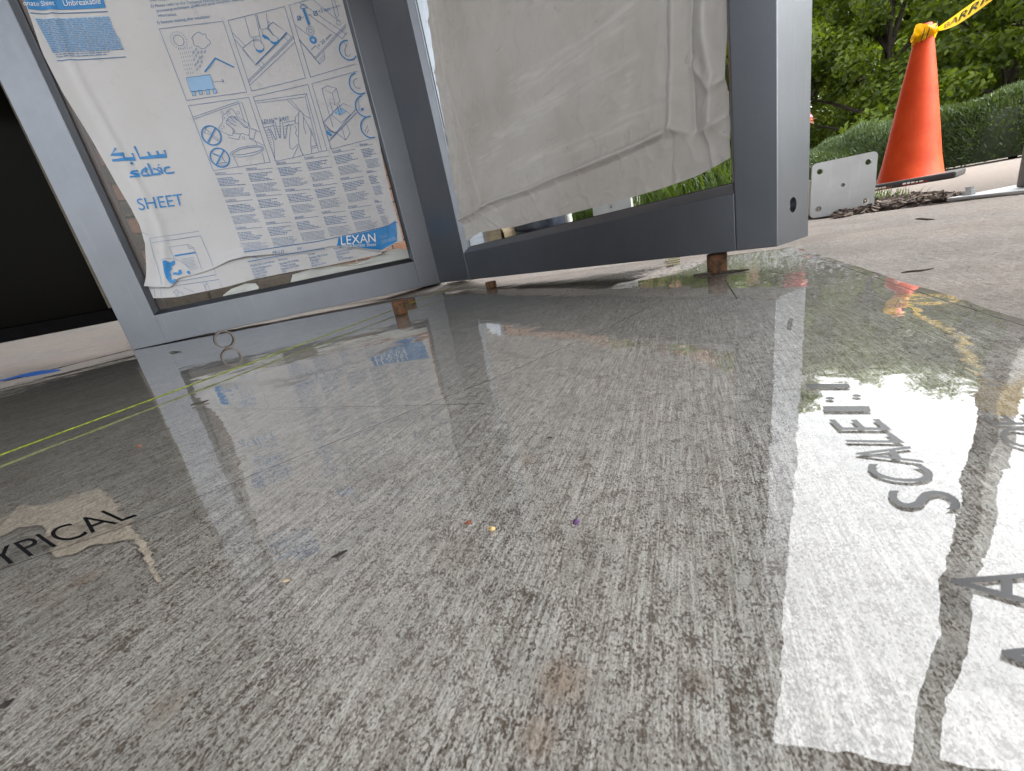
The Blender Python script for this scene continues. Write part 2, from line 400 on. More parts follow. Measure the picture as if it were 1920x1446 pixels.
# mulch pocket between slab and walkway: chips piled over dark soil
mp_px = [(1560, 409), (1622, 398), (1700, 386), (1780, 374), (1828, 366), (1800, 363), (1740, 364), (1690, 368), (1645, 372), (1600, 372), (1560, 380)]
mpoly = [G(p)[:2] for p in mp_px]
sheet("mulch_bed", mpoly, -.0065, M_mulch)
def in_poly(p, poly):
    c = False; j = len(poly)-1
    for i in range(len(poly)):
        if (poly[i][1] > p[1]) != (poly[j][1] > p[1]) and p[0] < (poly[j][0]-poly[i][0])*(p[1]-poly[i][1])/(poly[j][1]-poly[i][1])+poly[i][0]: c = not c
        j = i
    return c
def chips():
    V, Fc, T = [], [], []
    xs = [p[0] for p in mpoly]; ys = [p[1] for p in mpoly]
    k = 0
    while k < 900:
        p = (random.uniform(min(xs), max(xs)), random.uniform(min(ys), max(ys)))
        if not in_poly(p, mpoly): continue
        k += 1
        l, ww, t = random.uniform(.006, .018), random.uniform(.002, .005), random.uniform(.001, .003)
        mt = Matrix.Translation((*p, random.uniform(-.004, .006))) @ Matrix.Rotation(random.uniform(0, 6.28), 4, 'Z') @ Matrix.Rotation(random.uniform(-.6, .6), 4, 'X') @ Matrix.Rotation(random.uniform(-.5, .5), 4, 'Y')
        b = len(V)
        for z in (-t, t):
            for y in (-ww, ww):
                for x in (-l, l): V.append(mt @ Vector((x, y, z)))
        for f in ((0, 2, 3, 1), (4, 5, 7, 6), (0, 1, 5, 4), (2, 6, 7, 3), (0, 4, 6, 2), (1, 3, 7, 5)): Fc.append(tuple(b+i for i in f)); T.append(random.random()**2)
    n = NB("mulch_chips"); at = n.n("Attribute"); at.attribute_name = "tint"
    m = n.done(n.bsdf(n.mix(at.outputs["Fac"], (.03, .02, .015), (.20, .15, .12)), .9))
    o = obj("mulch_chips", V, Fc, m); set_tint(o, T)
    return tag(o, "dark shredded mulch chips lying between the slab and the pale walkway", "mulch", kind="stuff")
chips()

# ------------------------------------------------------------------ the two glazed frames
W = 0.0766
ZB = .3108*W+.0014
LEAN = Matrix.Rotation(R(-.4145), 4, 'X') @ Matrix.Rotation(R(-.9269), 4, 'Y')
def frame_matrix(bx, by, yaw, dz=0.0):
    m = LEAN @ Matrix.Translation((bx*W, by*W, dz)) @ Matrix.Rotation(R(yaw), 4, 'Z')
    return Matrix.Translation((0, 0, ZB)) @ m
ML = frame_matrix(-11.9953, 15.7788, 9.1356)
MR = frame_matrix(-.735, 14.7186, -58.6673, .04*W)
LL, LR_ = 9.3271*W, 9.0692*W
FRAME_H = 2.05
DEPTH = .076
def plane_map(mx, dd):
    inv = np.array(mx.inverted()); o = inv @ np.array([*CAMP, 1]); 
    def f(px):
        d = inv[:3, :3] @ ray(px); t = (dd-o[1])/d[1]; p = o[:3]+d*t
        return np.array([p[0], p[2]])
    return f

def build_frame(name, label, mx, ln, s0, s1, rail, holes=False):
    t = thing(name, label, "glazed frame", mat=mx)
    bead, bd = .0115, .013
    # stiles: wide flat face, sloped glazing bead on the inner edge
    def stile(nm, a0, a1, inner):
        sgn = 1 if inner > (a0+a1)/2 else -1
        outer = a0 if sgn > 0 else a1
        poly = [(outer, 0), (inner, 0), (inner+sgn*bead*.85, bd), (inner+sgn*bead*.85, bd+.003), (inner+sgn*.004, bd+.003), (inner+sgn*.004, DEPTH-.012), (inner, DEPTH), (outer, DEPTH)]
        if sgn < 0: poly = poly[::-1]
        return bmobj(nm, prism(poly, 0, FRAME_H, 2, .0009), M_alum, t)
    s_l = stile("stile", -s0, 0, 0); s_r = stile("stile", ln, ln+s1, ln)
    def railp(z0, z1, inner):
        sg = 1 if inner > (z0+z1)/2 else -1
        outer = z0 if sg > 0 else z1
        poly = [(0, outer), (0, inner), (bd, inner+sg*bead), (bd+.003, inner+sg*bead), (bd+.003, inner+sg*.004), (DEPTH-.012, inner+sg*.004), (DEPTH-.002, inner), (DEPTH-.002, outer)]
        if sg < 0: poly = poly[::-1]
        return bmobj("rail", prism(poly, .0008, ln-.0008, 0, .0008), M_alum, t)
    railp(0, rail, rail); railp(FRAME_H-rail, FRAME_H, FRAME_H-rail)
    # dark shadow joint behind the butt joints
    for a in (0, ln):
        bmobj("joint", bm_box(a-.0012, a+.0012, .0025, DEPTH-.02, .003, rail-.002), M_gasket, t)
    # pane and its gasket
    b = bd+.0032
    pane = bmobj("pane", bm_box(.003, ln-.003, b+.0022, b+.0072, rail+.003, FRAME_H-rail-.003), M_pane, t)
    gk = bm_box(bead*.85, bead*.85+.0022, b+.0002, b+.0020, rail+.010, FRAME_H-rail-.012)
    gk = bm_box(ln-bead*.85-.0022, ln-bead*.85, b+.0002, b+.0020, rail+.010, FRAME_H-rail-.012, bm=gk)
    gk = bm_box(bead*.85+.003, ln-bead*.85-.003, b+.0002, b+.0020, rail+bead, rail+bead+.0016, bm=gk)
    bmobj("gasket", gk, M_gasket, t)
    return t, s_l, s_r
fl, _, _ = build_frame("glazed_frame", "silver aluminium frame holding a pane masked with blue printed white sheet", ML, LL, 1.1236*W, .8803*W, W)
fr, _, s_rr = build_frame("glazed_frame", "dark silver aluminium frame holding a pane masked with plain creased brown-grey sheet", MR, LR_, 2.30*W, .6242*W, .87*W)

# black strip standing in for shadow in the gap between the two frames
bmobj("corner_gap_shade", bm_box(-2.30*W-.028, -2.30*W-.0005, .012, .060, .002, FRAME_H-.002), M_gasket, fr)

# bolt hole in the outer side of the right end stile
hole_l = None
a_out = LR_+.6242*W
def side_px(px):                        # pixel -> (dd, z) on the outer side face
    inv = np.array(MR.inverted()); o = inv @ np.array([*CAMP, 1]); d = inv[:3, :3] @ ray(px); t = (a_out-o[0])/d[0]; p = o[:3]+d*t
    return p[1], p[2]
hd, hz = side_px((1487, 384))
bpy.context.view_layer.update()
cut_holes(s_rr, [(MR @ Matrix.Translation((a_out-.008, hd, hz)) @ Matrix.Rotation(R(90), 4, 'Y'), .0085, .022)])
V, Fc = lathe([(.0083, 0), (.0083, .010), (.0066, .010), (.0066, .001), (.0001, .001)], 24, False)
bolt = obj("bolt_socket", V, Fc, M_galv, fr); bolt.matrix_local = Matrix.Translation((a_out-.0165, hd, hz)) @ Matrix.Rotation(R(90), 4, 'Y')
V, Fc = lathe([(.0001, .003), (.003, .003), (.0035, .002), (.0035, 0)], 6, False)
bh = obj("bolt_head", V, Fc, M_galv, fr); bh.matrix_local = Matrix.Translation((a_out-.0155, hd+.001, hz-.002)) @ Matrix.Rotation(R(90), 4, 'Y')

# ------------------------------------------------------------------ masking sheet on the left pane, with its print
PD = .0150
LP = plane_map(ML, PD)
def edge_fn(px_list, fn, key):          # returns interpolator value(other) from traced edge
    P = np.array([fn(p) for p in px_list]); P = P[np.argsort(P[:, key])]
    return lambda x: np.interp(x, P[:, key], P[:, 1-key])
L_left = edge_fn([(47, -3), (82, 100), (120, 175), (165, 250), (216, 340), (246, 390), (263, 423), (273, 457), (276, 500), (276, 535)], LP, 1)
L_right = edge_fn([(646, 0), (672, 85), (690, 170), (706, 240), (722, 320), (738, 385), (750, 425), (756, 452), (757, 462)], LP, 1)
tear_px = [(276, 536), (300, 538), (322, 538), (331, 529), (334, 522), (380, 511), (404, 502), (430, 489), (462, 481), (500, 478), (560, 473), (620, 462), (660, 463), (690, 468), (716, 472), (726, 466), (742, 456), (757, 452)]
L_bot = edge_fn(tear_px, LP, 0)
def paper_dd(a, z):
    a = np.asarray(a, float); z = np.asarray(z, float)
    zb = L_bot(a); aL = L_left(z); aR = L_right(z)
    c = .0012*np.sin(a*17+z*5)+.0009*np.sin(z*23-a*9)
    c = c+.006*np.exp(-((a-aL)/.018)**2)*(.5+.5*np.sin(z*9+1))
    c = c+.004*np.exp(-((a-aL-.045)/.010)**2)
    c = c+.005*np.exp(-((a-aR)/.02)**2)*np.exp(-np.maximum(z-.12, 0)*3)
    curl = np.exp(-(np.maximum(z-zb, 0)/.014)**1.5)
    c = c+.011*curl*(.55+.45*np.sin(a*21+2))
    return PD-np.maximum(c, -.001)
def make_paper():
    NA, NZ = 150, 150
    ztop = 1.90; tt = np.concatenate([np.linspace(0, .18, 70), np.linspace(.19, 1, NZ-70)])
    V = []
    for t in tt:
        for s in np.linspace(0, 1, NA):
            a = s*LL
            for _ in range(6):
                z = L_bot(a)+(ztop-L_bot(a))*t; a = L_left(z)+(L_right(z)-L_left(z))*s
            V.append((a, float(paper_dd(a, z)), z))
    Fc = [(j*NA+i, j*NA+i+1, (j+1)*NA+i+1, (j+1)*NA+i) for j in range(NZ-1) for i in range(NA-1)]
    return obj("masking_sheet", V, Fc, M_paper, fl, True)
sheet_l = make_paper()
# second layer showing below the torn edge
low_top = [(272, 541), (300, 530), (334, 515), (400, 495), (470, 474), (560, 462), (640, 452), (716, 462)]
low_bot = [(276, 559), (300, 559), (333, 557), (425, 538), (479, 523), (550, 509), (616, 498), (670, 486), (716, 476)]
PD2 = PD+.0012
LP2 = plane_map(ML, PD2)
def low_strip():
    fb = edge_fn(low_bot, LP2, 0); ft = edge_fn(low_top, LP2, 0)
    a0, a1 = LP2((274, 550))[0], LP2((716, 474))[0]; V = []
    for t in np.linspace(0, 1, 8):
        for s in np.linspace(0, 1, 90):
            a = a0+(a1-a0)*s; z = fb(a)+(ft(a)+.012-fb(a))*t
            V.append((a, PD2-.0006*math.sin(a*40)-.0025*math.exp(-((a-a0)/.015)**2)*(1-t), z))
    Fc = [(j*90+i, j*90+i+1, (j+1)*90+i+1, (j+1)*90+i) for j in range(7) for i in range(89)]
    return obj("torn_under_layer", V, Fc, M_paper, fl, True)
low = low_strip()

# --- print tools: all strokes live on the sheet surface, half a millimetre proud
class Print:
    def __init__(s): s.V, s.F = [], []
    def poly(s, pts, under=False):
        b = len(s.V)
        for p in pts: s.V.append(p)
        s.F.append(tuple(range(b, b+len(pts))))
    def stroke(s, pts, wd, closed=False):
        P = np.array(pts, float); n = len(P)
        if n < 2: return
        L_, R_ = [], []
        for i in range(n):
            if closed: t = P[(i+1) % n]-P[i-1]
            else: t = P[min(i+1, n-1)]-P[max(i-1, 0)]
            l = np.linalg.norm(t); t = t/l if l > 0 else np.array([1, 0]); nn = np.array([-t[1], t[0]])
            k = 1.0
            if 0 < i < n-1 or closed:
                d = P[(i+1) % n]-P[i]; dl = np.linalg.norm(d)
                if dl > 0: k = 1/max(.55, abs(np.dot(nn, np.array([-d[1], d[0]])/dl)))
            L_.append(P[i]+nn*wd/2*k); R_.append(P[i]-nn*wd/2*k)
        b = len(s.V); s.V += L_+R_
        for i in range(n if closed else n-1):
            j = (i+1) % n; s.F.append((b+i, b+n+i, b+n+j, b+j))
    def emit(s, name, mat, parent, ddf, lift=.0014, frame=None):
        if not s.V: return None
        b = bmesh.new(); vs = [b.verts.new((p[0], 0, p[1])) for p in s.V]
        for f in s.F:
            try: b.faces.new([vs[i] for i in f])
            except ValueError: pass
        # follow the creases of the sheet: no edge longer than 6 mm
        for _ in range(5):
            bmesh.ops.triangulate(b, faces=b.faces[:]); lg_ = [e for e in b.edges if e.calc_length() > .006]
            if not lg_: break
            bmesh.ops.subdivide_edges(b, edges=lg_, cuts=1)
        bmesh.ops.triangulate(b, faces=b.faces[:])
        A = np.array([v.co for v in b.verts]); d = ddf(A[:, 0], A[:, 2])-lift
        for v, y in zip(b.verts, d): v.co.y = y
        o = bmobj(name, b, mat, parent)
        if name in ('pictogram', 'pictogram_bold', 'pictogram_fill', 'small_print', 'text_block', 'text_column', 'instructions'): o['kind'] = 'stuff'
        return o
def crop(x0, y0, sc): return lambda *p: [(x0+a/sc, y0+b/sc) for a, b in p]
c1, c2, c3, c4, c5, c6, c7, c8 = crop(280, 0, 9.6), crop(320, 30, 9.639), crop(420, 0, 7.385), crop(350, 160, 9.035), crop(470, 150, 8), crop(390, 270, 5.486), crop(400, 420, 5.053), crop(200, 260, 8.727)
c9 = crop(250, 420, 8.035); c10 = crop(0, 0, 6)
def L2(pts): return [LP(p) for p in pts]
def circle(cpx, rpx, n=36):
    c = LP(cpx); e = LP(rpx); r = np.linalg.norm(np.array(e)-c)
    return [c+r*np.array([math.cos(2*math.pi*i/n), math.sin(2*math.pi*i/n)]) for i in range(n)]
def blob(pts, n=6):                      # smooth closed curve through pixel points
    P = np.array(L2(pts)); m = len(P); o = []
    for i in range(m):
        p0, p1, p2, p3 = P[i-1], P[i], P[(i+1) % m], P[(i+2) % m]
        for k in range(n):
            t = k/n; o.append(.5*((2*p1)+(-p0+p2)*t+(2*p0-5*p1+4*p2-p3)*t*t+(-p0+3*p1-3*p2+p3)*t**3))
    return o
TH, TK = .0009, .0042                    # thin line, bold stroke (metres)

_fontcache = {}
def text_geo(s):
    if s in _fontcache: return _fontcache[s]
    cu = bpy.data.curves.new("t", 'FONT'); cu.body = s; cu.size = 1; cu.resolution_u = 4
    o = bpy.data.objects.new("t", cu); COL.objects.link(o)
    dg = bpy.context.evaluated_depsgraph_get(); me = bpy.data.meshes.new_from_object(o.evaluated_get(dg))
    v = np.array([tuple(x.co)[:2] for x in me.vertices]); f = [tuple(p.vertices) for p in me.polygons]
    bpy.data.objects.remove(o); bpy.data.curves.remove(cu); bpy.data.meshes.remove(me)
    _fontcache[s] = (v, f); return v, f
CAP = None
def text_into(pr, s, p0, p1, capv):
    """letters from p0 to p1 along the baseline, capital height vector capv (2D, plane coordinates)"""
    global CAP
    if CAP is None: CAP = text_geo("H")[0][:, 1].max()
    v, f = text_geo(s); x0, x1 = v[:, 0].min(), v[:, 0].max()
    p0, p1, capv = map(np.array, (p0, p1, capv)); b = len(pr.V)
    for x, y in v: pr.V.append(p0+(p1-p0)*(x-x0)/(x1-x0)+capv*(y/CAP))
    pr.F += [tuple(b+i for i in q) for q in f]
def text_px(pr, s, a, b, top):
    text_into(pr, s, LP(a), LP(b), np.array(LP(top))-LP(a))

# pictogram boxes
boxes = {1: [(299.8, 55.7), (418, 40), (462.6, 173), (350.5, 189)], 2: [(427.4, 38.6), (533.7, 12.9), (573, 147), (472, 171)],
         3: [(541.9, 10.2), (630, -13), (666, 121), (582.5, 145.6)], 4: [(354, 199), (466.8, 183), (507, 304.4), (400.6, 320.5)],
         5: [(475, 182), (577.5, 158.8), (613, 282), (517, 303)], 6: [(585, 157.5), (670, 134.5), (696, 260.5), (621, 280)]}
pr = {k: Print() for k in range(1, 8)}; bold = {k: Print() for k in range(1, 8)}; pale = {k: Print() for k in range(1, 8)}
for k, q in boxes.items():
    if k in (3, 6): pr[k].stroke(L2([q[1], q[0], q[3], q[2]]), TH)
    else: pr[k].stroke(L2(q), TH, True)
# 1: sun, rain cloud, roof and pallet
pr[1].stroke(circle(*c1((540, 738), (540, 645))), TH, True)
for i in range(22):
    a = 2*math.pi*i/22; c = LP(c1((540, 738))[0]); d = np.array([math.cos(a), math.sin(a)]); r0 = np.linalg.norm(np.array(LP(c1((540, 645))[0]))-c)
    pr[1].stroke([c+d*r0*1.4, c+d*r0*1.75], TH*.8)
pr[1].stroke(blob(c1((830, 620), (900, 585), (965, 625), (1010, 615), (1040, 690), (1100, 750), (1090, 800), (1045, 825), (1010, 870), (940, 880), (885, 840), (830, 835), (800, 790), (795, 745), (770, 700), (790, 660))), TH, True)
for (x, y) in [(840, 900), (800, 960), (880, 955), (940, 945), (1000, 935), (840, 1015), (905, 1045), (945, 1030), (810, 1080), (875, 1120), (940, 1115), (830, 1170), (910, 1200), (865, 1250)]:
    pr[1].stroke(blob(c1((x+12, y-30), (x+16, y+5), (x, y+22), (x-16, y+8), (x-4, y-8)), 3), TH*.7, True)
for j in range(7):
    for i in range(7):
        x, y = 540+i*38-j*0+j*22, 880+j*72-i*6
        if x < 800 or j < 1: pr[1].stroke(L2(c1((x, y), (x+4, y+36))), TH*.7)
bold[1].stroke(L2(c1((1000, 1300), (1190, 1050), (1525, 1215))), .0032)
pale[1].poly(L2(c2((285, 1120), (715, 1065), (800, 1325), (370, 1380))))
pr[1].stroke(L2(c2((285, 1120), (715, 1065), (800, 1325), (370, 1380))), TH, True)
for x, y in ((385, 1370), (510, 1350), (640, 1340), (765, 1325)):
    pale[1].poly(L2(c2((x, y), (x+55, y-8), (x+75, y+72), (x+20, y+82)))); pr[1].stroke(L2(c2((x, y), (x+55, y-8), (x+75, y+72), (x+20, y+82))), TH*.8, True)
pr[1].stroke(L2(c2((780, 1198), (950, 1180))), TH); pr[1].stroke(L2(c2((925, 1145), (958, 1178), (940, 1212))), TH*1.3)
# 2: shoes on a board, no stepping
pr[2].stroke(L2(c3((290, 240), (355, 490), (370, 520), (490, 500))), TH); pr[2].stroke(L2(c3((435, 205), (500, 505), (520, 610))), TH)
pr[2].stroke(L2(c3((455, 200), (500, 400), (550, 410), (620, 380), (600, 290), (585, 180))), TH)
bold[2].poly(L2(c3((430, 650), (445, 700), (480, 730), (520, 730), (550, 700), (555, 655), (530, 690), (490, 698), (455, 685))))
bold[2].poly(L2(c3((535, 475), (530, 505), (560, 535), (600, 545), (640, 570), (660, 605), (700, 620), (750, 605), (768, 560), (750, 545), (735, 575), (690, 585), (650, 565), (610, 515), (570, 490))))
pr[2].stroke(L2(c3((410, 550), (415, 620), (430, 660))), TH); pr[2].stroke(L2(c3((480, 545), (530, 600), (555, 660))), TH)
pr[2].stroke(L2(c3((525, 420), (540, 480), (640, 560))), TH); pr[2].stroke(L2(c3((600, 390), (680, 480), (745, 530), (755, 560))), TH)
for i in range(6): pr[2].stroke(L2(c3((600+i*14, 405+i*16), (640+i*10, 400+i*18))), TH)
for i in range(5): pr[2].stroke(L2(c3((405+i*16, 530), (420+i*14, 575))), TH*.8)
pr[2].stroke(L2(c3((400, 555), (255, 670), (440, 890), (870, 450), (680, 310), (600, 370))), TH*1.3)
pr[2].stroke(L2(c3((258, 690), (436, 905), (875, 465))), TH*1.2)
for q in (((340, 1110), (960, 500)), ((345, 1135), (970, 525)), ((360, 1180), (980, 590)), ((120, 455), (290, 630)), ((150, 550), (250, 660)), ((470, 895), (520, 940)), ((515, 850), (560, 900)), ((830, 515), (885, 565)), ((885, 470), (930, 520)), ((610, 300), (650, 330))):
    pr[2].stroke(L2(c3(*q)), TH)
# 3: screw, washers, 20 mm
bold[3].stroke(L2(c3((1100, 120), (1180, 355))), .0042)
for i in range(11):
    pr[3].stroke(L2(c3((1085+i*7.2, 150+i*19), (1125+i*7.2, 138+i*19))), TH*1.6)
pr[3].stroke(blob(c3((1060, 120), (1075, 75), (1115, 70), (1155, 100), (1110, 125))), TH*1.5, True)
for c, r in (((1197, 433), (1197, 375)), ((1197, 433), (1197, 405))): pr[3].stroke(circle(*c3(c, r)), TH, True)
bold[3].stroke(circle(*c3((1235, 560), (1235, 522))), .0050, True)
pr[3].stroke(circle(*c3((1040, 255), (1040, 228)), 20), TH*1.5, True); pr[3].stroke(L2(c3((1020, 290), (1062, 220))), TH*1.5)
pr[3].stroke(circle(*c3((1268, 190), (1268, 160)), 20), TH*1.5, True); pr[3].stroke(L2(c3((1245, 225), (1290, 152))), TH*1.5)
text_px(pr[3], "+3 mm", *c3((1315, 192), (1475, 148), (1302, 135)))
text_px(pr[3], "> 20 mm", *c3((1320, 668), (1497, 500), (1290, 630)))
for q in (((1270, 800), (1690, 340)), ((1280, 820), (1690, 375)), ((1040, 560), (1330, 900), (1400, 820), (1385, 720)), ((985, 345), (1200, 520)), ((1040, 545), (1275, 820)), ((1160, 110), (1690, 480)), ((1230, 0), (1600, 310)), ((1150, 190), (1640, 545)), ((1640, 545), (1700, 460)), ((1205, 700), (1270, 640), (1320, 690)), ((1065, 250), (1110, 240)), ((1165, 218), (1215, 208)), ((1490, 0), (1525, 160), (1560, 260), (1590, 220), (1560, 100), (1530, 0)), ((1480, 120), (1610, 80)), ((1040, 40), (1160, 125))):
    pr[3].stroke(L2(c3(*q)), TH)
for i in range(6): pr[3].stroke(L2(c3((1300+i*14, 850-i*16), (1330+i*12, 890-i*18))), TH*.8)
pr[3].stroke(circle(*c3((1588, 320), (1588, 285)), 18), TH*.8, True)
def arc(cpx, rpx, a0, a1, n=28):
    c = LP(cpx); r = np.linalg.norm(np.array(LP(rpx))-c); return [c+r*np.array([math.cos(a0+(a1-a0)*i/n), math.sin(a0+(a1-a0)*i/n)]) for i in range(n+1)]
bold[3].stroke(arc(*c3((1722, 705), (1600, 690)), R(75), R(320)), .0028)
pr[3].stroke(L2(c3((1668, 600), (1690, 650), (1670, 700), (1690, 780), (1730, 790), (1750, 760))), TH); pr[3].stroke(L2(c3((1690, 600), (1705, 650))), TH)
# 4: hand wiping, bucket, two prohibitions
for q in (((115, 545), (865, 285), (940, 290), (1085, 735)), ((130, 580), (890, 310)), ((890, 310), (990, 640)), ((805, 1215), (885, 1390)), ((1285, 1150), (1325, 1305)), ((1060, 905), (1320, 1025)), ((1090, 730), (1245, 795)), ((1165, 940), (1195, 1020))):
    pr[4].stroke(L2(c4(*q)), TH)
pr[4].stroke(blob(c4((690, 450), (770, 405), (830, 480), (870, 540), (1050, 660), (1020, 720), (980, 710), (870, 600), (800, 530), (740, 540), (690, 590), (685, 660), (790, 750), (770, 860), (640, 810), (555, 740), (600, 660), (620, 590), (610, 530), (680, 480))), TH, True)
pr[4].stroke(L2(c4((1060, 860), (960, 825), (880, 830), (790, 815), (830, 780), (800, 750), (690, 665), (720, 655), (850, 700), (690, 600), (720, 585), (860, 650), (740, 545), (770, 540), (880, 610), (800, 530), (830, 535), (940, 640), (1000, 700), (1075, 745))), TH)
pr[4].stroke(L2(c4((1075, 745), (1060, 860), (1080, 905), (1145, 915), (1155, 850), (1180, 790), (1170, 760), (1100, 735))), TH)
pr[4].stroke(L2(c4((725, 840), (710, 890), (885, 930), (920, 840))), TH)
for x, y, r in ((608, 470, 22), (725, 470, 22), (880, 470, 22), (968, 900, 22), (650, 560, 9), (700, 520, 9), (640, 710, 8), (610, 745, 8)):
    pr[4].stroke(circle(*c4((x, y), (x+r, y)), 14), TH*.7, True)
pr[4].stroke(blob(c4((755, 1150), (900, 1070), (1100, 1030), (1280, 1040), (1290, 1110), (1150, 1180), (930, 1220), (790, 1205))), TH, True)
pr[4].stroke(blob(c4((785, 1160), (920, 1095), (1100, 1055), (1270, 1055), (1260, 1100), (1100, 1150), (930, 1180), (810, 1180))), TH*1.3, True)
for (cc, rr, q) in (((428, 858), (263, 815), ((495, 735), (362, 985))), ((570, 1232), (408, 1185), ((640, 1105), (505, 1360)))):
    bold[4].stroke(circle(*c4(cc, rr)), .0032, True); bold[4].stroke(L2(c4(*q)), .0034)
pr[4].stroke(L2(c4((330, 745), (300, 805), (400, 840), (540, 950), (560, 930), (430, 830))), TH, True)
bold[4].stroke(L2(c4((450, 1160), (560, 1205))), .0032); pr[4].stroke(L2(c4((600, 1210), (655, 1300))), TH*1.6)
pr[4].stroke(L2(c4((530, 1330), (690, 1310), (700, 1350), (545, 1365))), TH)
# 5: hands peeling the masking
for q in (((70, 322), (840, 210), (1065, 1065)), ((95, 352), (820, 258), (1020, 1075)), ((840, 210), (820, 258)), ((545, 300), (730, 475)), ((600, 300), (820, 545), (895, 575)), ((915, 1000), (990, 985)), ((915, 1028), (990, 1012)), ((895, 720), (985, 985)), ((630, 1165), (715, 990), (790, 1130)), ((195, 660), (340, 645)), ((500, 640), (660, 610)), ((205, 720), (350, 685)), ((520, 690), (650, 665))):
    pr[5].stroke(L2(c5(*q)), TH)
text_px(pr[5], "LEXAN™ SHEET", *c5((185, 652), (580, 600), (172, 600)))
pr[5].stroke(L2(c5((365, 1215), (350, 950), (300, 780), (265, 735), (290, 720), (380, 905), (395, 890), (340, 660), (335, 620), (370, 640), (435, 875), (450, 870), (440, 640), (455, 600), (480, 640), (505, 880), (525, 880), (550, 690), (575, 665), (600, 700), (580, 900), (590, 1020), (620, 1045), (720, 960))), TH)
pr[5].stroke(L2(c5((780, 1130), (720, 950), (715, 860), (720, 500), (745, 465), (780, 500), (795, 560), (870, 700), (905, 800), (900, 950), (915, 1100))), TH)
pr[5].stroke(L2(c5((790, 560), (800, 720), (830, 815))), TH); pr[5].stroke(L2(c5((715, 505), (670, 560), (665, 650), (690, 660), (715, 640))), TH); pr[5].stroke(L2(c5((660, 680), (690, 750), (665, 800), (710, 860))), TH)
for i in range(12):
    y = 760+i*36; pr[5].stroke(L2(c5((220+i*13, y+5), (290+i*5, y-6))), TH*.8)
for x in (350, 410, 505): 
    for i in range(5): pr[5].stroke(L2(c5((x+i*6, 700+i*40), (x+45-i*2, 692+i*40))), TH*.8)
# 6: board and spray, three round badges
pr[6].stroke(L2(c5((1070, 140), (1150, 92), (1290, 135), (1340, 330), (1270, 380), (1225, 205), (1070, 140), (1235, 710))), TH)
pr[6].stroke(L2(c5((1225, 205), (1290, 135))), TH); pr[6].stroke(L2(c5((1235, 480), (1185, 335), (1270, 380))), TH)
bold[6].stroke(L2(c5((1090, 640), (1305, 420))), TH*1.6)
pr[6].stroke(L2(c5((1390, 355), (1580, 440), (1240, 835), (1170, 910), (1090, 640))), TH*1.4); pr[6].stroke(L2(c5((1390, 355), (1300, 430))), TH)
pr[6].stroke(L2(c5((1590, 490), (1180, 915))), TH*1.6); pr[6].stroke(L2(c5((1210, 520), (1360, 650), (1500, 520), (1380, 430))), TH)
pale[6].poly(L2(c5((1250, 500), (1350, 415), (1440, 470), (1345, 535)))); bold[6].poly(L2(c5((1125, 770), (1140, 755), (1225, 825), (1200, 850), (1140, 810))))
for i in range(6): pr[6].stroke(L2(c5((1100+i*9, 650+i*26), (1240+i*12, 800-i*5+i*2))), TH*.9)
pr[6].stroke(L2(c5((1290, 800), (1425, 905), (1490, 800), (1440, 660))), TH); pr[6].stroke(L2(c5((1370, 730), (1425, 905))), TH)
pr[6].stroke(L2(c5((1300, 380), (1340, 535), (1365, 470), (1320, 360))), TH*1.2)
bold[6].stroke(arc(*c5((1625, 60), (1480, 30)), R(95), R(292)), .0030); bold[6].stroke(arc(*c5((1720, 400), (1572, 370)), R(95), R(285)), .0030); bold[6].stroke(arc(*c5((1800, 715), (1652, 690)), R(100), R(280)), .0030)
pr[6].stroke(arc(*c5((1610, 60), (1545, 50)), R(80), R(290)), TH*1.4); pr[6].stroke(L2(c5((1640, 300), (1615, 300), (1630, 460), (1660, 480))), TH); bold[6].poly(L2(c5((1655, 430), (1690, 420), (1700, 455), (1660, 470))))
pr[6].stroke(L2(c5((1755, 680), (1715, 780))), TH); pr[6].stroke(L2(c5((1775, 745), (1740, 810))), TH)
for k in range(1, 7):
    pr[k].emit("pictogram", M_line, sheet_l, paper_dd)
    bold[k].emit("pictogram_bold", M_blue, sheet_l, paper_dd, .0015); pale[k].emit("pictogram_fill", M_pale, sheet_l, paper_dd, .0010)

# logo words
lg = Print()
for s_ in (((165, 160), (75, 262), (285, 262), (300, 330)), ((95, 360), (460, 330), (415, 240)), ((455, 125), (545, 320), (975, 280), (940, 190)), ((675, 215), (720, 300)), ((820, 200), (865, 290)), ):
    lg.stroke(L2(c8(*s_)), .0052)
lg.poly(circle(*c8((415, 405), (415, 383)), 16))
for s_ in (((515, 525), (430, 545), (400, 570), (540, 590), (545, 615), (390, 635)), ((650, 475), (590, 520), (575, 575), (600, 610), (715, 598), (640, 545), (660, 480)), ((675, 405), (755, 590), (870, 575), (880, 545), (830, 510), (760, 490)), ((830, 480), (885, 480), (920, 580)), ((1040, 480), (1020, 465), (960, 480), (945, 530), (980, 570), (1110, 553))):
    lg.stroke(L2(c8(*s_)), .0042)
lg.poly(circle(*c8((850, 432), (850, 418)), 14))
lg.emit("logo", M_blue, sheet_l, paper_dd)
sh = Print(); text_px(sh, "SHEET", *c8((545, 1175), (1275, 1085), (490, 990))); sh.emit("lettering", M_blue, sheet_l, paper_dd)

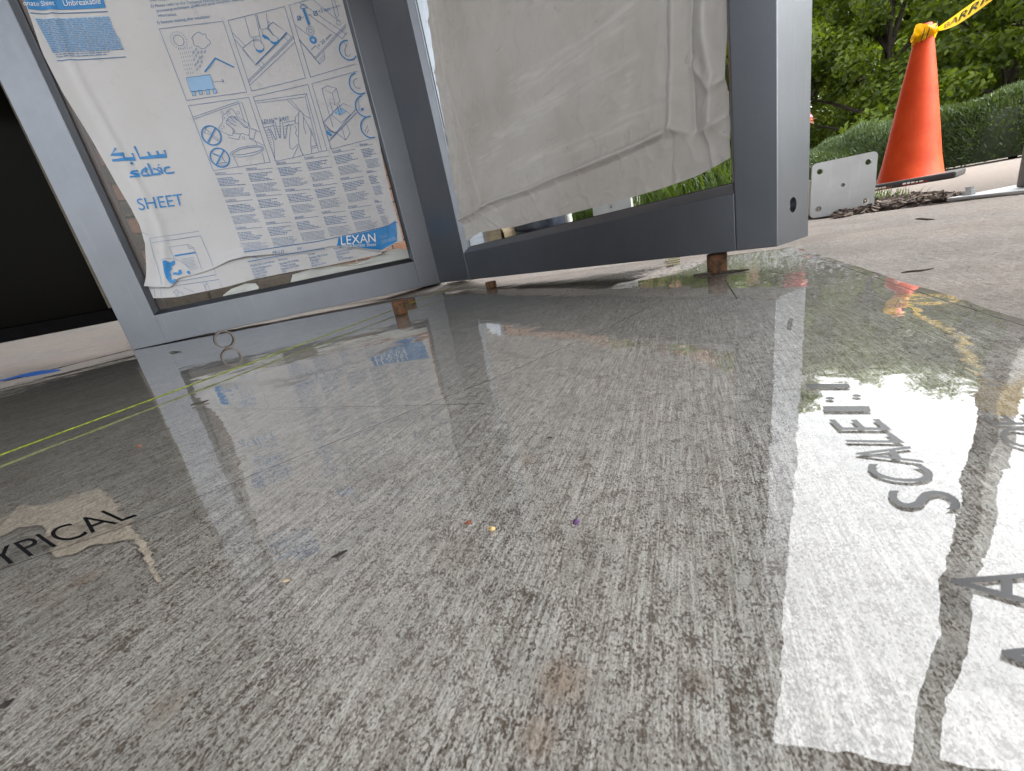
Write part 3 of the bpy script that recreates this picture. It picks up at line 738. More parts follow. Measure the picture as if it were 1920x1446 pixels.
# header block and wall of small text at the top left
hb = Print(); hb.poly(L2(c10((270, -60), (1150, -60), (1197, 92), (870, 105), (340, 118)))); hb.emit("header_block", M_blue, sheet_l, paper_dd, .0011)
hw = Print(); text_px(hw, "Unbreakable", *c10((725, 72), (1145, 48), (705, 5))); text_px(hw, "onate Sheet", *c10((295, 78), (625, 66), (280, 22))); hw.emit("lettering", M_white, sheet_l, paper_dd, .0020)
hl = Print()
for q in (((360, 160), (1218, 135)), ((650, 688), (1422, 645))):
    hl = Print(); hl.stroke(L2(c10(*q)), .0016); hl.emit("rule", M_line, sheet_l, paper_dd)
def lines_block(p, tl, tr, bl, nl, wd, ragged=.35, fill=.62, seed=0):
    rr = random.Random(seed); tl, tr, bl = map(np.array, (LP(tl), LP(tr), LP(bl)))
    for i in range(nl):
        o = tl+(bl-tl)*(i/max(1, nl-1)); L_ = 1-ragged*rr.random(); x = 0.0
        while x < L_:
            l = rr.uniform(.04, .13); 
            p.stroke([o+(tr-tl)*x, o+(tr-tl)*min(L_, x+l)], wd*(fill if rr.random() < .5 else fill*1.15)); x += l+.018
tb = Print(); lines_block(tb, *c10((410, 225), (1235, 195), (600, 590)), 19, .0030, .02, .8, 3); tb.emit("text_block", M_pale, sheet_l, paper_dd)
tb = Print(); lines_block(tb, *c10((425, 232), (1240, 203), (600, 595)), 19, .0012, .02, .8, 5); tb.emit("text_block", M_line, sheet_l, paper_dd, .0018)
tb = Print(); lines_block(tb, *c10((630, 620), (1250, 588), (640, 645)), 2, .0018, .1, .8, 4); tb.emit("text_block", M_line, sheet_l, paper_dd)
ins = Print()
text_px(ins, "2) Please refer to the Technical Manual for cleaning", *c1((40, 150), (1520, -10), (30, 100))); text_px(ins, "processing techniques, graffiti and spray removers, cleaning", *c1((150, 235), (1690, 5), (140, 185)))
text_px(ins, "information.", *c1((175, 320), (510, 290), (165, 268))); text_px(ins, "3) Remove masking after installation", *c1((155, 450), (1095, 325), (143, 395)))
text_px(ins, "1) For transport", *c1((25, 45), (370, 10), (15, -5)))
ins.emit("instructions", M_line, sheet_l, paper_dd)
# columns of small print in many languages
heads = [[((80, 320), (360, 305)), ((400, 275), (670, 250)), ((705, 215), (960, 190)), ((995, 160), (1240, 125)), ((1280, 95), (1515, 55)), ((1560, 25), (1700, 6))],
         [((185, 600), (460, 575)), ((500, 545), (760, 520)), ((800, 490), (1055, 465)), ((1085, 440), (1330, 405)), ((1365, 375), (1600, 335)), ((1635, 300), (1735, 283))],
         [((290, 880), (560, 858)), ((600, 830), (860, 805)), ((895, 775), (1140, 745)), ((1175, 720), (1415, 690)), ((1445, 665), (1680, 630)), ((1715, 605), (1790, 592))]]
names = [["DUTCH", "FRENCH", "GERMAN", "ITALIAN", "PORTUGUESE", "SPANISH"], ["CZECH", "ROMANIAN", "HUNGARIAN", "POLISH", "ROMANIAN", "BULGARIAN"], ["RUSSIAN", "CHINESE", "JAPANESE", "KOREAN", "ENGLISH", "ARABIC"]]
for r_ in range(3):
    for c_ in range(6):
        (h0, h1) = heads[r_][c_]; p = Print(); dx, dy = (105, 280)
        q0, q1 = c6(h0, h1); p.stroke(L2([q0, q1]), TH*.9)
        m_ = (h0[0]+(h1[0]-h0[0])*(.38 if c_ < 5 else .6), h0[1]+(h1[1]-h0[1])*.38)
        text_px(p, names[r_][c_], *c6((h0[0], h0[1]-6), (m_[0], m_[1]-6), (h0[0]-6, h0[1]-24)))
        f = lambda t, s_=0: (h0[0]+dx*t+(h1[0]-h0[0])*s_, h0[1]+dy*t+(h1[1]-h0[1])*s_)
        lines_block(p, *c6(f(.13), f(.13, 1), f(.40)), 6, .0015, .5, .8, r_*10+c_)
        lines_block(p, *c6(f(.52), f(.52, 1), f(.80)), 7, .0010, .3, .8, r_*10+c_+50)
        p.emit("text_column", M_line, sheet_l, paper_dd)
rl = Print(); rl.stroke(L2(c7((300, 268), (1000, 165), (1590, 35), (1745, -15))), .0020); rl.emit("rule", M_line, sheet_l, paper_dd)
bb = Print(); bb.poly(L2([(634.5, 445.5), (660, 440.5), (690, 434), (713, 428.5), (730, 421), (741.5, 414), (744, 440), (744.5, 453), (726, 463), (715, 469), (690, 466.5), (660, 462.5), (633, 461), (631.5, 458.8), (636, 458)])); bb.emit("logo_block", M_blue, sheet_l, paper_dd, .0011)
lx = Print()
text_px(lx, "LEXAN", *c7((1215, 200), (1540, 170), (1205, 118)))
text_px(lx, "olycarbonate Sheet", *c7((1225, 224), (1545, 210), (1222, 190))); lx.emit("lettering", M_white, sheet_l, paper_dd, .0020)
lx = Print(); text_px(lx, "Virtually", *c7((1575, 150), (1650, 118), (1570, 112))); text_px(lx, "Unbreakable", *c7((1600, 188), (1735, 150), (1590, 150))); lx.emit("lettering", M_pale, sheet_l, paper_dd, .0020)
# globe and document pictogram at the lower left
g = Print(); gb = Print()
for q in (((130, 118), (225, 165)), ((260, 218), (988, 110)), ((290, 285), (1010, 178), (1215, 650)), ((255, 225), (320, 500), (460, 920)), ((545, 350), (815, 308), (908, 360), (1045, 695)), ((815, 308), (840, 372), (908, 360)), ((545, 350), (620, 525))):
    g.stroke(L2(c9(*q)), TH*.8)
g.stroke(arc(*c9((600, 790), (600, 525)), R(15), R(105)), TH*.9)
for i in range(9): g.stroke(L2(c9((710+i*18, 530+i*20), (910+i*8, 502+i*21))), TH*.6)
gb.poly(L2(c9((622, 468), (930, 420), (942, 440), (632, 492))))
gb.poly(L2(c9((450, 560), (490, 545), (520, 560), (560, 580), (595, 560), (620, 545), (635, 575), (632, 610), (600, 625), (580, 650), (590, 680), (570, 700), (560, 740), (580, 765), (565, 800), (560, 840), (590, 880), (620, 870), (600, 905), (560, 880), (510, 810), (480, 720), (468, 640))))
gb.poly(L2(c9((600, 740), (640, 725), (680, 735), (690, 690), (725, 690), (720, 720), (740, 730), (735, 755), (690, 770), (650, 765), (610, 765))))
gb.poly(L2(c9((805, 725), (835, 700), (862, 720), (868, 755), (840, 760)))); gb.poly(L2(c9((600, 850), (640, 825), (665, 835), (640, 880), (605, 905), (590, 890))))
g.emit("pictogram", M_line, sheet_l, paper_dd); gb.emit("pictogram_bold", M_blue, sheet_l, paper_dd, .0015)
dd2 = lambda a, z: np.full(np.shape(a), PD2-.0010)
u = Print()
for q in (((170, 968), (310, 968), (330, 1100)), ((425, 1100), (400, 965), (1290, 838), (1335, 945)), ((1050, 888), (1100, 1000)), ((1105, 880), (1080, 940), (1095, 1000)), ((1110, 890), (1150, 985)), ((600, 1030), (650, 990), (690, 1035), (660, 1040), (680, 1100)), ((630, 1040), (660, 1100)), ((600, 1030), (630, 1040)), ((650, 870), (1250, 765), (1215, 670)), ((700, 1010), (760, 1065)), ((760, 960), (920, 1030))):
    u.stroke(L2(c9(*q)), TH*.9)
for i, (s_, a, b, t) in enumerate([("Middle East and Africa", (352, 408), (580, 362), (346, 388)), ("Global Headquarters", (365, 440), (552, 400), (360, 420)), ("PO Box 5101", (375, 467), (488, 440), (370, 448)), ("Riyadh 11422", (385, 492), (510, 462), (380, 472)), ("Saudi Arabia", (395, 517), (500, 490), (390, 498)), ("Americas", (615, 352), (705, 334), (610, 332)), ("Specialty Film & Sheet", (628, 388), (812, 350), (622, 368)), ("1 Plastics Avenue", (640, 415), (780, 382), (634, 396)), ("Pittsfield, MA 01201", (645, 440), (808, 405), (640, 420)), ("USA", (655, 462), (690, 455), (650, 443)), ("Europe", (900, 300), (965, 285), (895, 280)), ("Specialty Film & Sheet", (910, 332), (1085, 296), (905, 312)), ("Plasticslaan 1", (920, 358), (1015, 338), (915, 338)), ("4612 PX", (930, 383), (1000, 367), (925, 363)), ("Bergen op Zoom", (935, 405), (1070, 375), (930, 387)), ("Pacific", (1145, 250), (1235, 228), (1140, 232)), ("Specialty Film & Sheet", (1160, 275), (1320, 243), (1155, 256)), ("1266 Nanjing Road", (1170, 300), (1290, 275), (1165, 282)), ("Beijing", (1175, 325), (1225, 312), (1170, 306)), ("201319 Shanghai", (1185, 350), (1322, 320), (1180, 332))]):
    text_px(u, s_, *c7(a, b, t))
u.emit("small_print", M_line, low, dd2, .0003)
u = Print()
for s_, a, b, t in [("PC", (385, 328), (432, 320), (383, 302)), ("PE-LD", (572, 290), (678, 275), (570, 260)), ("PP", (806, 252), (845, 246), (804, 226))]: text_px(u, s_, *c7(a, b, t))
u.stroke(L2(c7((335, 358), (590, 310), (860, 262), (1060, 235))), .0022)
u.emit("lettering", M_line, low, lambda a, z: np.full(np.shape(a), PD2-.009), .0003)

# peeled scraps of masking standing behind the pane
def scrap(pts, top_amp, seed):
    LPs = plane_map(ML, PD+.022); fb = [LPs(p) for p in pts]; n = len(fb); c = np.mean(fb, axis=0); V = [(c[0], PD+.020, c[1])]; Fc = []
    rings = 7
    for k in range(1, rings+1):
        for i, p in enumerate(fb):
            q = c+(np.array(p)-c)*k/rings
            V.append((q[0], PD+.016+.010*mnoise.noise(Vector((q[0]*45, seed, q[1]*70)))+.006*math.sin(i*1.7+seed)*k/rings, q[1]))
    for i in range(n): Fc.append((0, 1+i, 1+(i+1) % n))
    for k in range(rings-1):
        for i in range(n):
            j = (i+1) % n; Fc.append((1+k*n+i, 1+(k+1)*n+i, 1+(k+1)*n+j, 1+k*n+j))
    return obj("peeled_scrap", V, Fc, M_scrap, fl, True)
scrap([(418, 575), (421, 553), (436, 542), (460, 532), (480, 531), (487, 538), (485, 550), (470, 562), (440, 568)], 1, 1.3)
scrap([(545, 540), (550, 515), (580, 505), (620, 500), (650, 497), (668, 494), (690, 486), (720, 471), (745, 466), (775, 470), (790, 482), (770, 500), (700, 514), (620, 530)], 1, 4.1)

# ------------------------------------------------------------------ creased sheet on the right pane
RD = .0135
RP = plane_map(MR, RD)
R_left = edge_fn([(803, -3), (812, 90), (824, 180), (838, 260), (847, 320), (850, 360), (849, 405), (858, 425), (872, 446), (880, 455)], RP, 1)
R_right = edge_fn([(1366, -3), (1366, 100), (1369, 200), (1371, 300)], RP, 1)
R_bot = edge_fn([(846, 405), (857, 424), (878, 454), (892, 441), (903, 435.5), (940, 429), (972, 424), (1000, 416.5), (1060, 403), (1150, 380), (1230, 357), (1300, 333), (1340, 314), (1371, 296)], RP, 0)
CREASES = [  # traced ridge lines, height in metres, width in metres, one-sided?
    ([(1252, -40), (1250, 120), (1247, 250)], -.0045, .004), ([(1271, -40), (1268, 120), (1262, 235)], .0055, .011), ([(1298, -40), (1297, 125), (1303, 245)], -.006, .004),
    ([(1332, -40), (1330, 60), (1345, 140), (1335, 230)], .008, .014), ([(1297, 122), (1340, 165), (1362, 150)], .004, .006), ([(1300, 250), (1360, 215)], -.003, .005),
    ([(1258, 240), (1304, 250), (1330, 240), (1366, 214)], .004, .006), ([(1262, 242), (1255, 340)], -.004, .004), ([(1330, 250), (1340, 310)], .003, .004),
    ([(858, 414), (893, 398), (920, 380), (950, 369), (991, 356), (1030, 338), (1080, 319), (1165, 285), (1205, 268), (1243, 249)], .0075, .0045),
    ([(865, 425), (895, 410), (925, 392), (955, 380), (993, 366), (1035, 350), (1085, 330), (1170, 297), (1245, 262)], -.003, .005),
    ([(806, -20), (826, 80), (850, 180), (872, 260), (892, 330), (908, 385)], .006, .005), ([(826, -20), (843, 90), (866, 200), (888, 300)], -.0035, .005), ([(818, -20), (838, 120), (856, 240), (866, 330), (868, 395)], .005, .006),
    ([(862, 340), (885, 385), (897, 400)], -.004, .004), ([(893, 398), (900, 430)], .004, .006), ([(905, 400), (940, 425)], .003, .004), ([(920, 382), (935, 395), (945, 418)], -.002, .004), ([(991, 356), (1005, 378)], .003, .003), ([(1040, 335), (1052, 362)], .002, .003), ([(1165, 285), (1168, 318)], .0025, .003), ([(1080, 320), (1090, 350)], .0025, .003), ([(1208, 268), (1222, 300)], .002, .004)]
for i, x in enumerate((979, 992, 1022, 1031, 1045, 1064, 1077, 1095, 1127, 1145, 1173, 1187, 1205, 1226)):
    yb = 358-(x-985)*.415; CREASES.append(([(x, yb-4), (x-4, yb-20-(i % 3)*5)], .0016*(1 if i % 2 else -1), .0016))
CRL = [(np.array([RP(p) for p in pl]), am, sg) for pl, am, sg in CREASES]
def seg_dist(P, pl):
    d = np.full(len(P), 1e9); 
    for a, b in zip(pl[:-1], pl[1:]):
        ab = b-a; t = np.clip(((P-a)@ab)/(ab@ab), 0, 1); d = np.minimum(d, np.linalg.norm(P-(a+t[:, None]*ab), axis=1))
    return d
def right_dd(A):
    c = .0015*np.sin(A[:, 0]*11+A[:, 1]*4)+.0012*np.sin(A[:, 1]*13-A[:, 0]*6+1)
    for pl, am, sg in CRL: 
        d = seg_dist(A, pl); c = c+1.3*am*(np.exp(-(d/sg)**2) if sg > .009 else np.exp(-d/(sg*.85)))
    nz = np.array([mnoise.noise(Vector((p[0]*22, 1.7, p[1]*22)))*.0026+mnoise.noise(Vector((p[0]*70, 4.2, p[1]*70)))*.0010 for p in A])
    rg = np.array([1-abs(mnoise.noise(Vector((p[0]*15+3, 7.1, p[1]*15)))*2.2) for p in A]); rg2 = np.array([1-abs(mnoise.noise(Vector((p[0]*38+9, 2.6, p[1]*30)))*2.2) for p in A])
    aL = R_left(A[:, 1]); edge = np.exp(-np.maximum(A[:, 0]-aL, 0)/.05)+.6*np.exp(-np.maximum(A[:, 1]-R_bot(A[:, 0]), 0)/.05)
    c = c+.0016*np.maximum(rg, 0)**3+(.0008+.0030*edge)*np.maximum(rg2, 0)**3
    return RD-np.clip(c+nz, -.004, .015)
SCUFF = [[(955, 158), (1050, 108), (1120, 60), (1190, 12)], [(955, 170), (1060, 122), (1185, 34)], [(955, 238), (1020, 206), (1100, 160), (1192, 104)], [(962, 226), (1080, 166)], [(955, 312), (1050, 282), (1112, 266), (1240, 182)], [(1100, 265), (1180, 225)], [(1172, 205), (1182, 128)], [(900, 300), (930, 255), (1000, 235)], [(905, 320), (925, 290), (940, 272)]]
def wear_attr(A):
    w_ = np.zeros(len(A))
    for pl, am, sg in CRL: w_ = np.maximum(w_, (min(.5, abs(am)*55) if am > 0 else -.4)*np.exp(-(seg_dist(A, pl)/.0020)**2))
    jit = np.array([mnoise.noise(Vector((p[0]*60, .3, p[1]*60)))*.5+.5 for p in A])
    jit2 = np.array([mnoise.noise(Vector((p[0]*22, 5.3, p[1]*230+p[0]*9)))*.6+.5 for p in A])
    for pl in SCUFF: w_ = np.maximum(w_, .6*np.maximum(0, jit2-.25)*np.exp(-(seg_dist(A, np.array([RP(q) for q in pl]))/.009)**2))
    w_ = w_+.45*np.exp(-np.maximum(A[:, 0]-R_left(A[:, 1]), 0)/.045)*jit
    return w_
def make_right():
    NA, NZ = 380, 330; A = []
    tt = np.concatenate([np.linspace(0, .37, 305), np.linspace(.38, 1, NZ-305)])
    ztop = 1.9
    for t in tt:
        for s in np.linspace(0, 1, NA):
            a = s*LR_
            for _ in range(6):
                z = R_bot(a)+(ztop-R_bot(a))*t; a = R_left(z)+(R_right(z)-R_left(z))*s
            A.append((float(a), float(z)))
    A = np.array(A); d = right_dd(A)
    Fc = [(j*NA+i, j*NA+i+1, (j+1)*NA+i+1, (j+1)*NA+i) for j in range(NZ-1) for i in range(NA-1)]
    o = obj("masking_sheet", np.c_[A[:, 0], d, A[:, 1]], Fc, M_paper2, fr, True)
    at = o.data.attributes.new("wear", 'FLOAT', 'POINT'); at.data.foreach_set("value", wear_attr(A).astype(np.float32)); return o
make_right()

# ------------------------------------------------------------------ clear printed sheet on the slab
film = thing("template_sheet", "clear wet plastic template sheet with black lettering lying on the slab", "plastic sheet", (0, 0, 0))
def make_film():
    us = np.concatenate([np.linspace(0, .03, 9), np.linspace(.036, .964, 50), np.linspace(.97, 1, 9)]); nu, nv = len(us)-1, 260; V = []
    for j in range(nv+1):
        for i in range(nu+1):
            p = FC+e1*FILM_W*us[i]+e2*(FILM_L*j/nv-SKEW*us[i]*(1-j/nv)); b = min(us[i], 1-us[i])*FILM_W
            k = max(0, 1-b/.035)**2
            wv = k*(.0006+.0012*mnoise.noise(Vector((p[0]*22, p[1]*22, 0)))+.0004*mnoise.noise(Vector((p[0]*80, p[1]*80, 3))))
            V.append((p[0]+e1[0]*k*.002*mnoise.noise(Vector((p[0]*15, p[1]*15, 9))), p[1]+e1[1]*k*.002*mnoise.noise(Vector((p[0]*15, p[1]*15, 9))), max(wv, -.003)))
    Fc = [(j*(nu+1)+i, j*(nu+1)+i+1, (j+1)*(nu+1)+i+1, (j+1)*(nu+1)+i) for j in range(nv) for i in range(nu)]
    o = obj("clear_film", V, Fc, M_film, film, True); return o
make_film()
PZ = .0007
def ground_print(name, P, mat=None):
    o = obj(name, [(p[0], p[1], PZ) for p in P.V], P.F, mat or M_ink, film); return o
def gtext(s, a, b, top, name="lettering"):
    p = Print(); A, B, T = (G(x, PZ)[:2] for x in (a, b, top)); text_into(p, s, A, B, T-A); ground_print(name, p)
cS = crop(1440, 700, 3.994)
for s_, a, b, t in [("S", (1475, 1025), (1370, 880), (950, 1005)), ("C", (1290, 825), (1185, 690), (800, 802)), ("A", (1172, 672), (1060, 545), (701, 664)), ("L", (1030, 523), (925, 448), (595, 516)), ("E", (932, 427), (830, 343), (530, 425)), ("1", (775, 285), (755, 245), (420, 285)), ("1", (622, 108), (600, 78), (292, 108))]:
    gtext(s_, *cS(a, b, t))
p = Print()
for c_ in ((1556, 747), (1606, 742)):
    g0 = G(c_, PZ)[:2]; p = Print(); p.poly([g0+.0016*np.array([math.cos(i*math.pi/5), math.sin(i*math.pi/5)]) for i in range(10)]); ground_print("colon_dot", p)
for s_, a, b, t in [("A", (1953, 1140), (1948, 1072), (1778.5, 1121)), ("A", (2053, 1294), (2047, 1200), (1873, 1268)), ("O", (1975, 845), (1945, 805), (1890, 838)), ("E", (1949, 797), (1921, 777), (1862, 797))]:
    gtext(s_, a, b, t)
gtext("TYPICAL", (-62, 1088), (258, 967), (-85, 1058))
p = Print()
def gl(p, pts, wd): p.stroke([G(x, PZ)[:2] for x in pts], wd)
gl(p, [(-40, 1082), (240, 985), (480, 888), (760, 775), (950, 700), (1145, 612), (1255, 556)], .00045); ground_print("printed_line", p)
p = Print(); gl(p, [(1515, 476), (1620, 514), (1760, 560), (1930, 614)], .0007); ground_print("printed_line", p)
p = Print(); gl(p, [(360, 768), (700, 762), (910, 757)], .0003); ground_print("printed_line", p)
for q_, w_ in (([(1360, 526), (1372, 545), (1382, 560)], .0012), ([(1440, 510), (1500, 516), (1450, 520)], .0010)):
    p = Print(); gl(p, q_, w_); ground_print("printed_line", p)
# checked scale bar
chk = [[], []]
q00, q10, q01 = (G(x, PZ)[:2] for x in ((1249, 501), (1262, 498), (1253, 484)))
for cidx in range(2):
    for k in range(8):
        o = q00+(q10-q00)*cidx+(q01-q00)*(k/8)+(q01-q00)*(.06*cidx); ex = q10-q00; ey = (q01-q00)/8
        chk[(k+cidx) % 2].append([o, o+ex, o+ex+ey, o+ey])
for c_, mt in ((chk[0], M_ink), (chk[1], M_green_ink)):
    p = Print(); [p.poly(x) for x in c_]; ground_print("scale_bar", p, mt)

# pale dry patch of slab under the sheet at the left
def patch(px, name, mat):
    P = [np.array(G(p, -.003)[:2]) for p in px]; c = np.mean(P, axis=0); n = len(P); out = []
    for i in range(n):
        for k in range(8):
            t = k/8; p = P[i]*(1-t)+P[(i+1) % n]*t; r = mnoise.noise(Vector((p[0]*160, p[1]*160, 3)))*.006*np.linalg.norm(p)/.3
            d = (p-c)/np.linalg.norm(p-c); out.append(p+d*r)
    o = obj(name, [(p[0], p[1], -.003) for p in out], [tuple(range(len(out)))], mat); return tag(o, kind="structure")
M_dry = concrete_mat("dry_patch_concrete", (.78, .69, .60), None, film=False)
patch([(-60, 1010), (0, 972), (40, 950), (100, 945), (165, 918), (195, 917), (210, 935), (222, 960), (248, 985), (252, 1000), (270, 1012), (285, 1050), (300, 1088), (292, 1090), (270, 1045), (250, 1010), (190, 1020), (130, 1036), (95, 1042), (85, 1030), (92, 1000), (80, 985), (40, 988), (0, 1005), (-60, 1040)], "concrete_slab_dry_patch", M_dry)
patch([(625, 645), (680, 622), (730, 609), (722, 618), (690, 632), (650, 645)], "concrete_slab_dry_patch", M_dry)

# droplets beading along the sheet's far right edge
def droplets():
    V, Fc = [], []; n = 8
    for k in range(2400):
        t2 = abs(random.gauss(0, .16)); t1 = abs(random.gauss(0, .08)) if random.random() < .85 else random.uniform(0, .35)
        if t2 > .42: continue
        p = FC+e1*(t1+.002)+e2*t2; r = random.uniform(.0006, .0019); h = r*random.uniform(.45, .75); b = len(V); an = random.uniform(0, 3.1); el = random.uniform(1, 2.6)
        for rr, zz in ((1, 0), (.8, .62), (.4, .93)):
            for i in range(n):
                a = 2*math.pi*i/n; x, y = r*rr*el*math.cos(a), r*rr*math.sin(a)
                V.append((p[0]+x*math.cos(an)-y*math.sin(an), p[1]+x*math.sin(an)+y*math.cos(an), .0002+h*zz))
        V.append((p[0], p[1], .0002+h)); 
        for q in range(2):
            for i in range(n): j = (i+1) % n; Fc.append((b+q*n+i, b+q*n+j, b+(q+1)*n+j, b+(q+1)*n+i))
        for i in range(n): Fc.append((b+2*n+i, b+2*n+(i+1) % n, b+3*n))
    for bx_, r in (((1385, 1415), .0024), ((1400, 1190), .0008), ((1560, 770), .0012), ((1490, 745), .0010), ((1660, 735), .0011), ((1700, 1080), .0010), ((1590, 1350), .0011), ((1610, 1395), .0014)):
        p = G(bx_); h = r*.45; b = len(V)
        for rr, zz in ((1, 0), (.8, .62), (.4, .93)):
            for i in range(n): a = 2*math.pi*i/n; V.append((p[0]+r*rr*math.cos(a), p[1]+r*rr*math.sin(a), .0002+h*zz))
        V.append((p[0], p[1], .0002+h))
        for q in range(2):
            for i in range(n): j = (i+1) % n; Fc.append((b+q*n+i, b+q*n+j, b+(q+1)*n+j, b+(q+1)*n+i))
        for i in range(n): Fc.append((b+2*n+i, b+2*n+(i+1) % n, b+3*n))
    o = obj("water_droplets", V, Fc, M_drop, None, True)
    return tag(o, "small rain droplets beaded along the edge of the clear plastic sheet", "droplets", kind="stuff")
def drop_mat():
    n = NB("water_drop"); fr = n.thin_fresnel(1.33)
    gl_ = n.n("BsdfGlossy"); gl_.inputs["Roughness"].default_value = .0; tr = n.n("BsdfTransparent"); tr.inputs[0].default_value = (.93, .94, .94, 1)
    mx = n.n("MixShader"); n.put(mx.inputs[0], fr); n.put(mx.inputs[1], tr.outputs[0]); n.put(mx.inputs[2], gl_.outputs[0]); return n.done(mx.outputs[0])
M_drop = drop_mat(); droplets()

# ------------------------------------------------------------------ pins, string, ring, tape, debris
def pin(px, z1, r, label, name="steel_pin", dy=0.0):
    g = G(px); d = g[:2]/np.linalg.norm(g[:2]); g = g[:2]+d*r
    V, Fc = lathe([(r*.97, .0003), (r, .003), (r, z1*.5), (r*1.01, z1-.002), (r*.96, z1)], 24)
    o = obj(name, V, Fc, M_rust, None, True); o.location = (g[0], g[1], 0)
    for p in o.data.polygons:
        if len(p.vertices) > 4: p.use_smooth = False
    return tag(o, label, "pin", "rusty round pins standing on the sheet")
pin((1345, 515), .0262, .0125, "rusty brown round pin holding up the end of the brown-grey masked frame")
pin((922, 541), .0150, .0125, "short rusty pin under the rail of the brown-grey masked frame near the corner joint")
pin((753, 591), .0270, .0125, "free-standing rusty stub with bare flat top beside the yellow-green string")
pin((770, 571), .0115, .0125, "dark rusty pin tucked under the blue printed frame's bottom rail")
s0, s1 = G((-140, 905), .004), G((905, 517), .012)
path = [s0+(s1-s0)*t+np.array([0, 0, -.002*math.sin(math.pi*t)]) for t in np.linspace(0, 1, 40)]
V, Fc = tube(path, .0008, 8); st = obj("mason_string", V, Fc, M_string, None, True)
tag(st, "taut yellow-green mason's string running low over the clear sheet", "string")
V, Fc = tube([s0+np.array([-.25, -.12, -.004]), s0], .0011, 8)
# ring standing on edge
def ring():
    g = G((427, 653)); rr = .0165; n = 40; V, Fc = [], []
    prof = [(rr-.0026, -.010), (rr-.0026, .010), (rr, .010), (rr, -.010)]
    for i in range(n):
        a = 2*math.pi*i/n
        for r_, y in prof: V.append((r_*math.cos(a), y, rr+r_*math.sin(a)))
    for i in range(n):
        for k in range(4):
            j = (i+1) % n; l = (k+1) % 4; Fc.append((i*4+k, i*4+l, j*4+l, j*4+k))
    o = obj("steel_ring", V, Fc, M_ring, None); o.location = (g[0], g[1], .0004); o.rotation_euler = (0, 0, R(38))
    return tag(o, "small dark steel ring standing on edge below the blue printed frame", "ring")
M_ring = simple("dull_steel", (.10, .085, .075), .4, .8); ring()
# blue tape along the sheet's left edge
def tape_strip():
    up_, lo_ = [(-30, 712), (0, 707), (30, 702), (70, 697), (100, 693.5), (113, 693)], [(-30, 722), (0, 715), (30, 709), (70, 703), (100, 697), (113, 694)]
    V = [(*G(p)[:2], .0012+.0008*math.sin(i)) for i, p in enumerate(up_)]+[(*G(p)[:2], .0010) for p in lo_]
    n = len(up_); V += [(x, y, z-.0006) for x, y, z in V]
    Fc = [(i, n+i, n+i+1, i+1) for i in range(n-1)]+[(2*n+i, 2*n+i+1, 3*n+i+1, 3*n+i) for i in range(n-1)]+[(n+i, 3*n+i, 3*n+i+1, n+i+1) for i in range(n-1)]
    return tag(obj("adhesive_tape", V, Fc, M_tape_blue), "strip of blue masking tape along the sheet's edge", "tape")
tape_strip()
def bit(name, px, size, col, label, cat, rot=0.0, flat=.35, z=.0006, n=9):
    g = G(px); V = [(0, 0, size[1]*flat)]; rr = random.Random(px[0])
    for i in range(n):
        a = 2*math.pi*i/n; k = rr.uniform(.7, 1.15); V.append((size[0]*k*math.cos(a), size[1]*k*math.sin(a), size[1]*flat*rr.uniform(.0, .5)))
    for i in range(n): V.append((V[1+i][0]*.95, V[1+i][1]*.95, 0))
    Fc = [(0, 1+i, 1+(i+1) % n) for i in range(n)]+[(1+i, 1+n+i, 1+n+(i+1) % n, 1+(i+1) % n) for i in range(n)]
    o = obj(name, V, Fc, simple(name+"_mat", col, .7, var=.3, scale=400)); o.location = (g[0], g[1], z); o.rotation_euler = (0, 0, R(rot))
    return tag(o, label, cat)
bit("wood_sliver", (640, 1041), (.0036, .0011), (.03, .026, .022), "flat dark sliver lying on the clear sheet", "debris", 32)
bit("leaf_bit", (878, 983), (.0013, .001), (.20, .06, .03), "tiny red-brown leaf bit next to a yellow one", "debris", 10, .7)
bit("leaf_bit", (923, 995), (.0012, .0013), (.62, .42, .18), "tiny yellow leaf bit next to a red-brown one", "debris", 40, .7)
bit("petal", (1080, 983), (.0016, .0013), (.085, .03, .12), "tiny dark purple petal on the grey concrete area", "debris", 70, .8)
bit("bark_crumb", (14, 1324), (.0018, .0014), (.015, .012, .01), "small black crumb of bark beyond the lettering TYPICAL", "debris", 20, .6)
bit("wood_chip", (536, 1092), (.0018, .0008), (.50, .40, .28), "tiny pale wood chip near the dark sliver", "debris", -10, .5)
bit("bark_crumb", (1030, 823), (.0014, .0006), (.02, .018, .015), "tiny black crumb on the grey concrete area", "debris", 0, .5)
bit("leaf_bit", (262, 838), (.0022, .0014), (.35, .14, .06), "orange-brown leaf bit on the dark side of the sheet", "debris", 15, .5)
def twig(a, b, r, label, z=.0015):
    A, B = G(a), G(b); P = [A+(B-A)*t+np.array([0, 0, z+.0003*math.sin(t*7)]) for t in np.linspace(0, 1, 7)]
    V, Fc = tube(P, [r*k for k in (.5, .9, 1, 1, .9, .7, .3)], 7); o = obj("twig", V, Fc, M_bark, None, True); return tag(o, label, "twig")
twig((1300, 519), (1406, 508), .0024, "dark wet twig lying against the rusty pin")
twig((1690, 514), (1750, 506), .0010, "thin dark twig crossing the sheet's droplet-lined edge", .001)
twig((1717, 413), (1752, 414), .0016, "greenish twig on the dry slab near the plate", .002)
twig((359, 763), (393, 753), .0010, "thin dark twig lying just below the string")
twig((62, 668), (90, 661), .0012, "straight pine needle on the landing slope by the blue tape", .030)
twig((318, 662), (341, 660), .0014, "dark twig scrap at the foot of the pale stile")

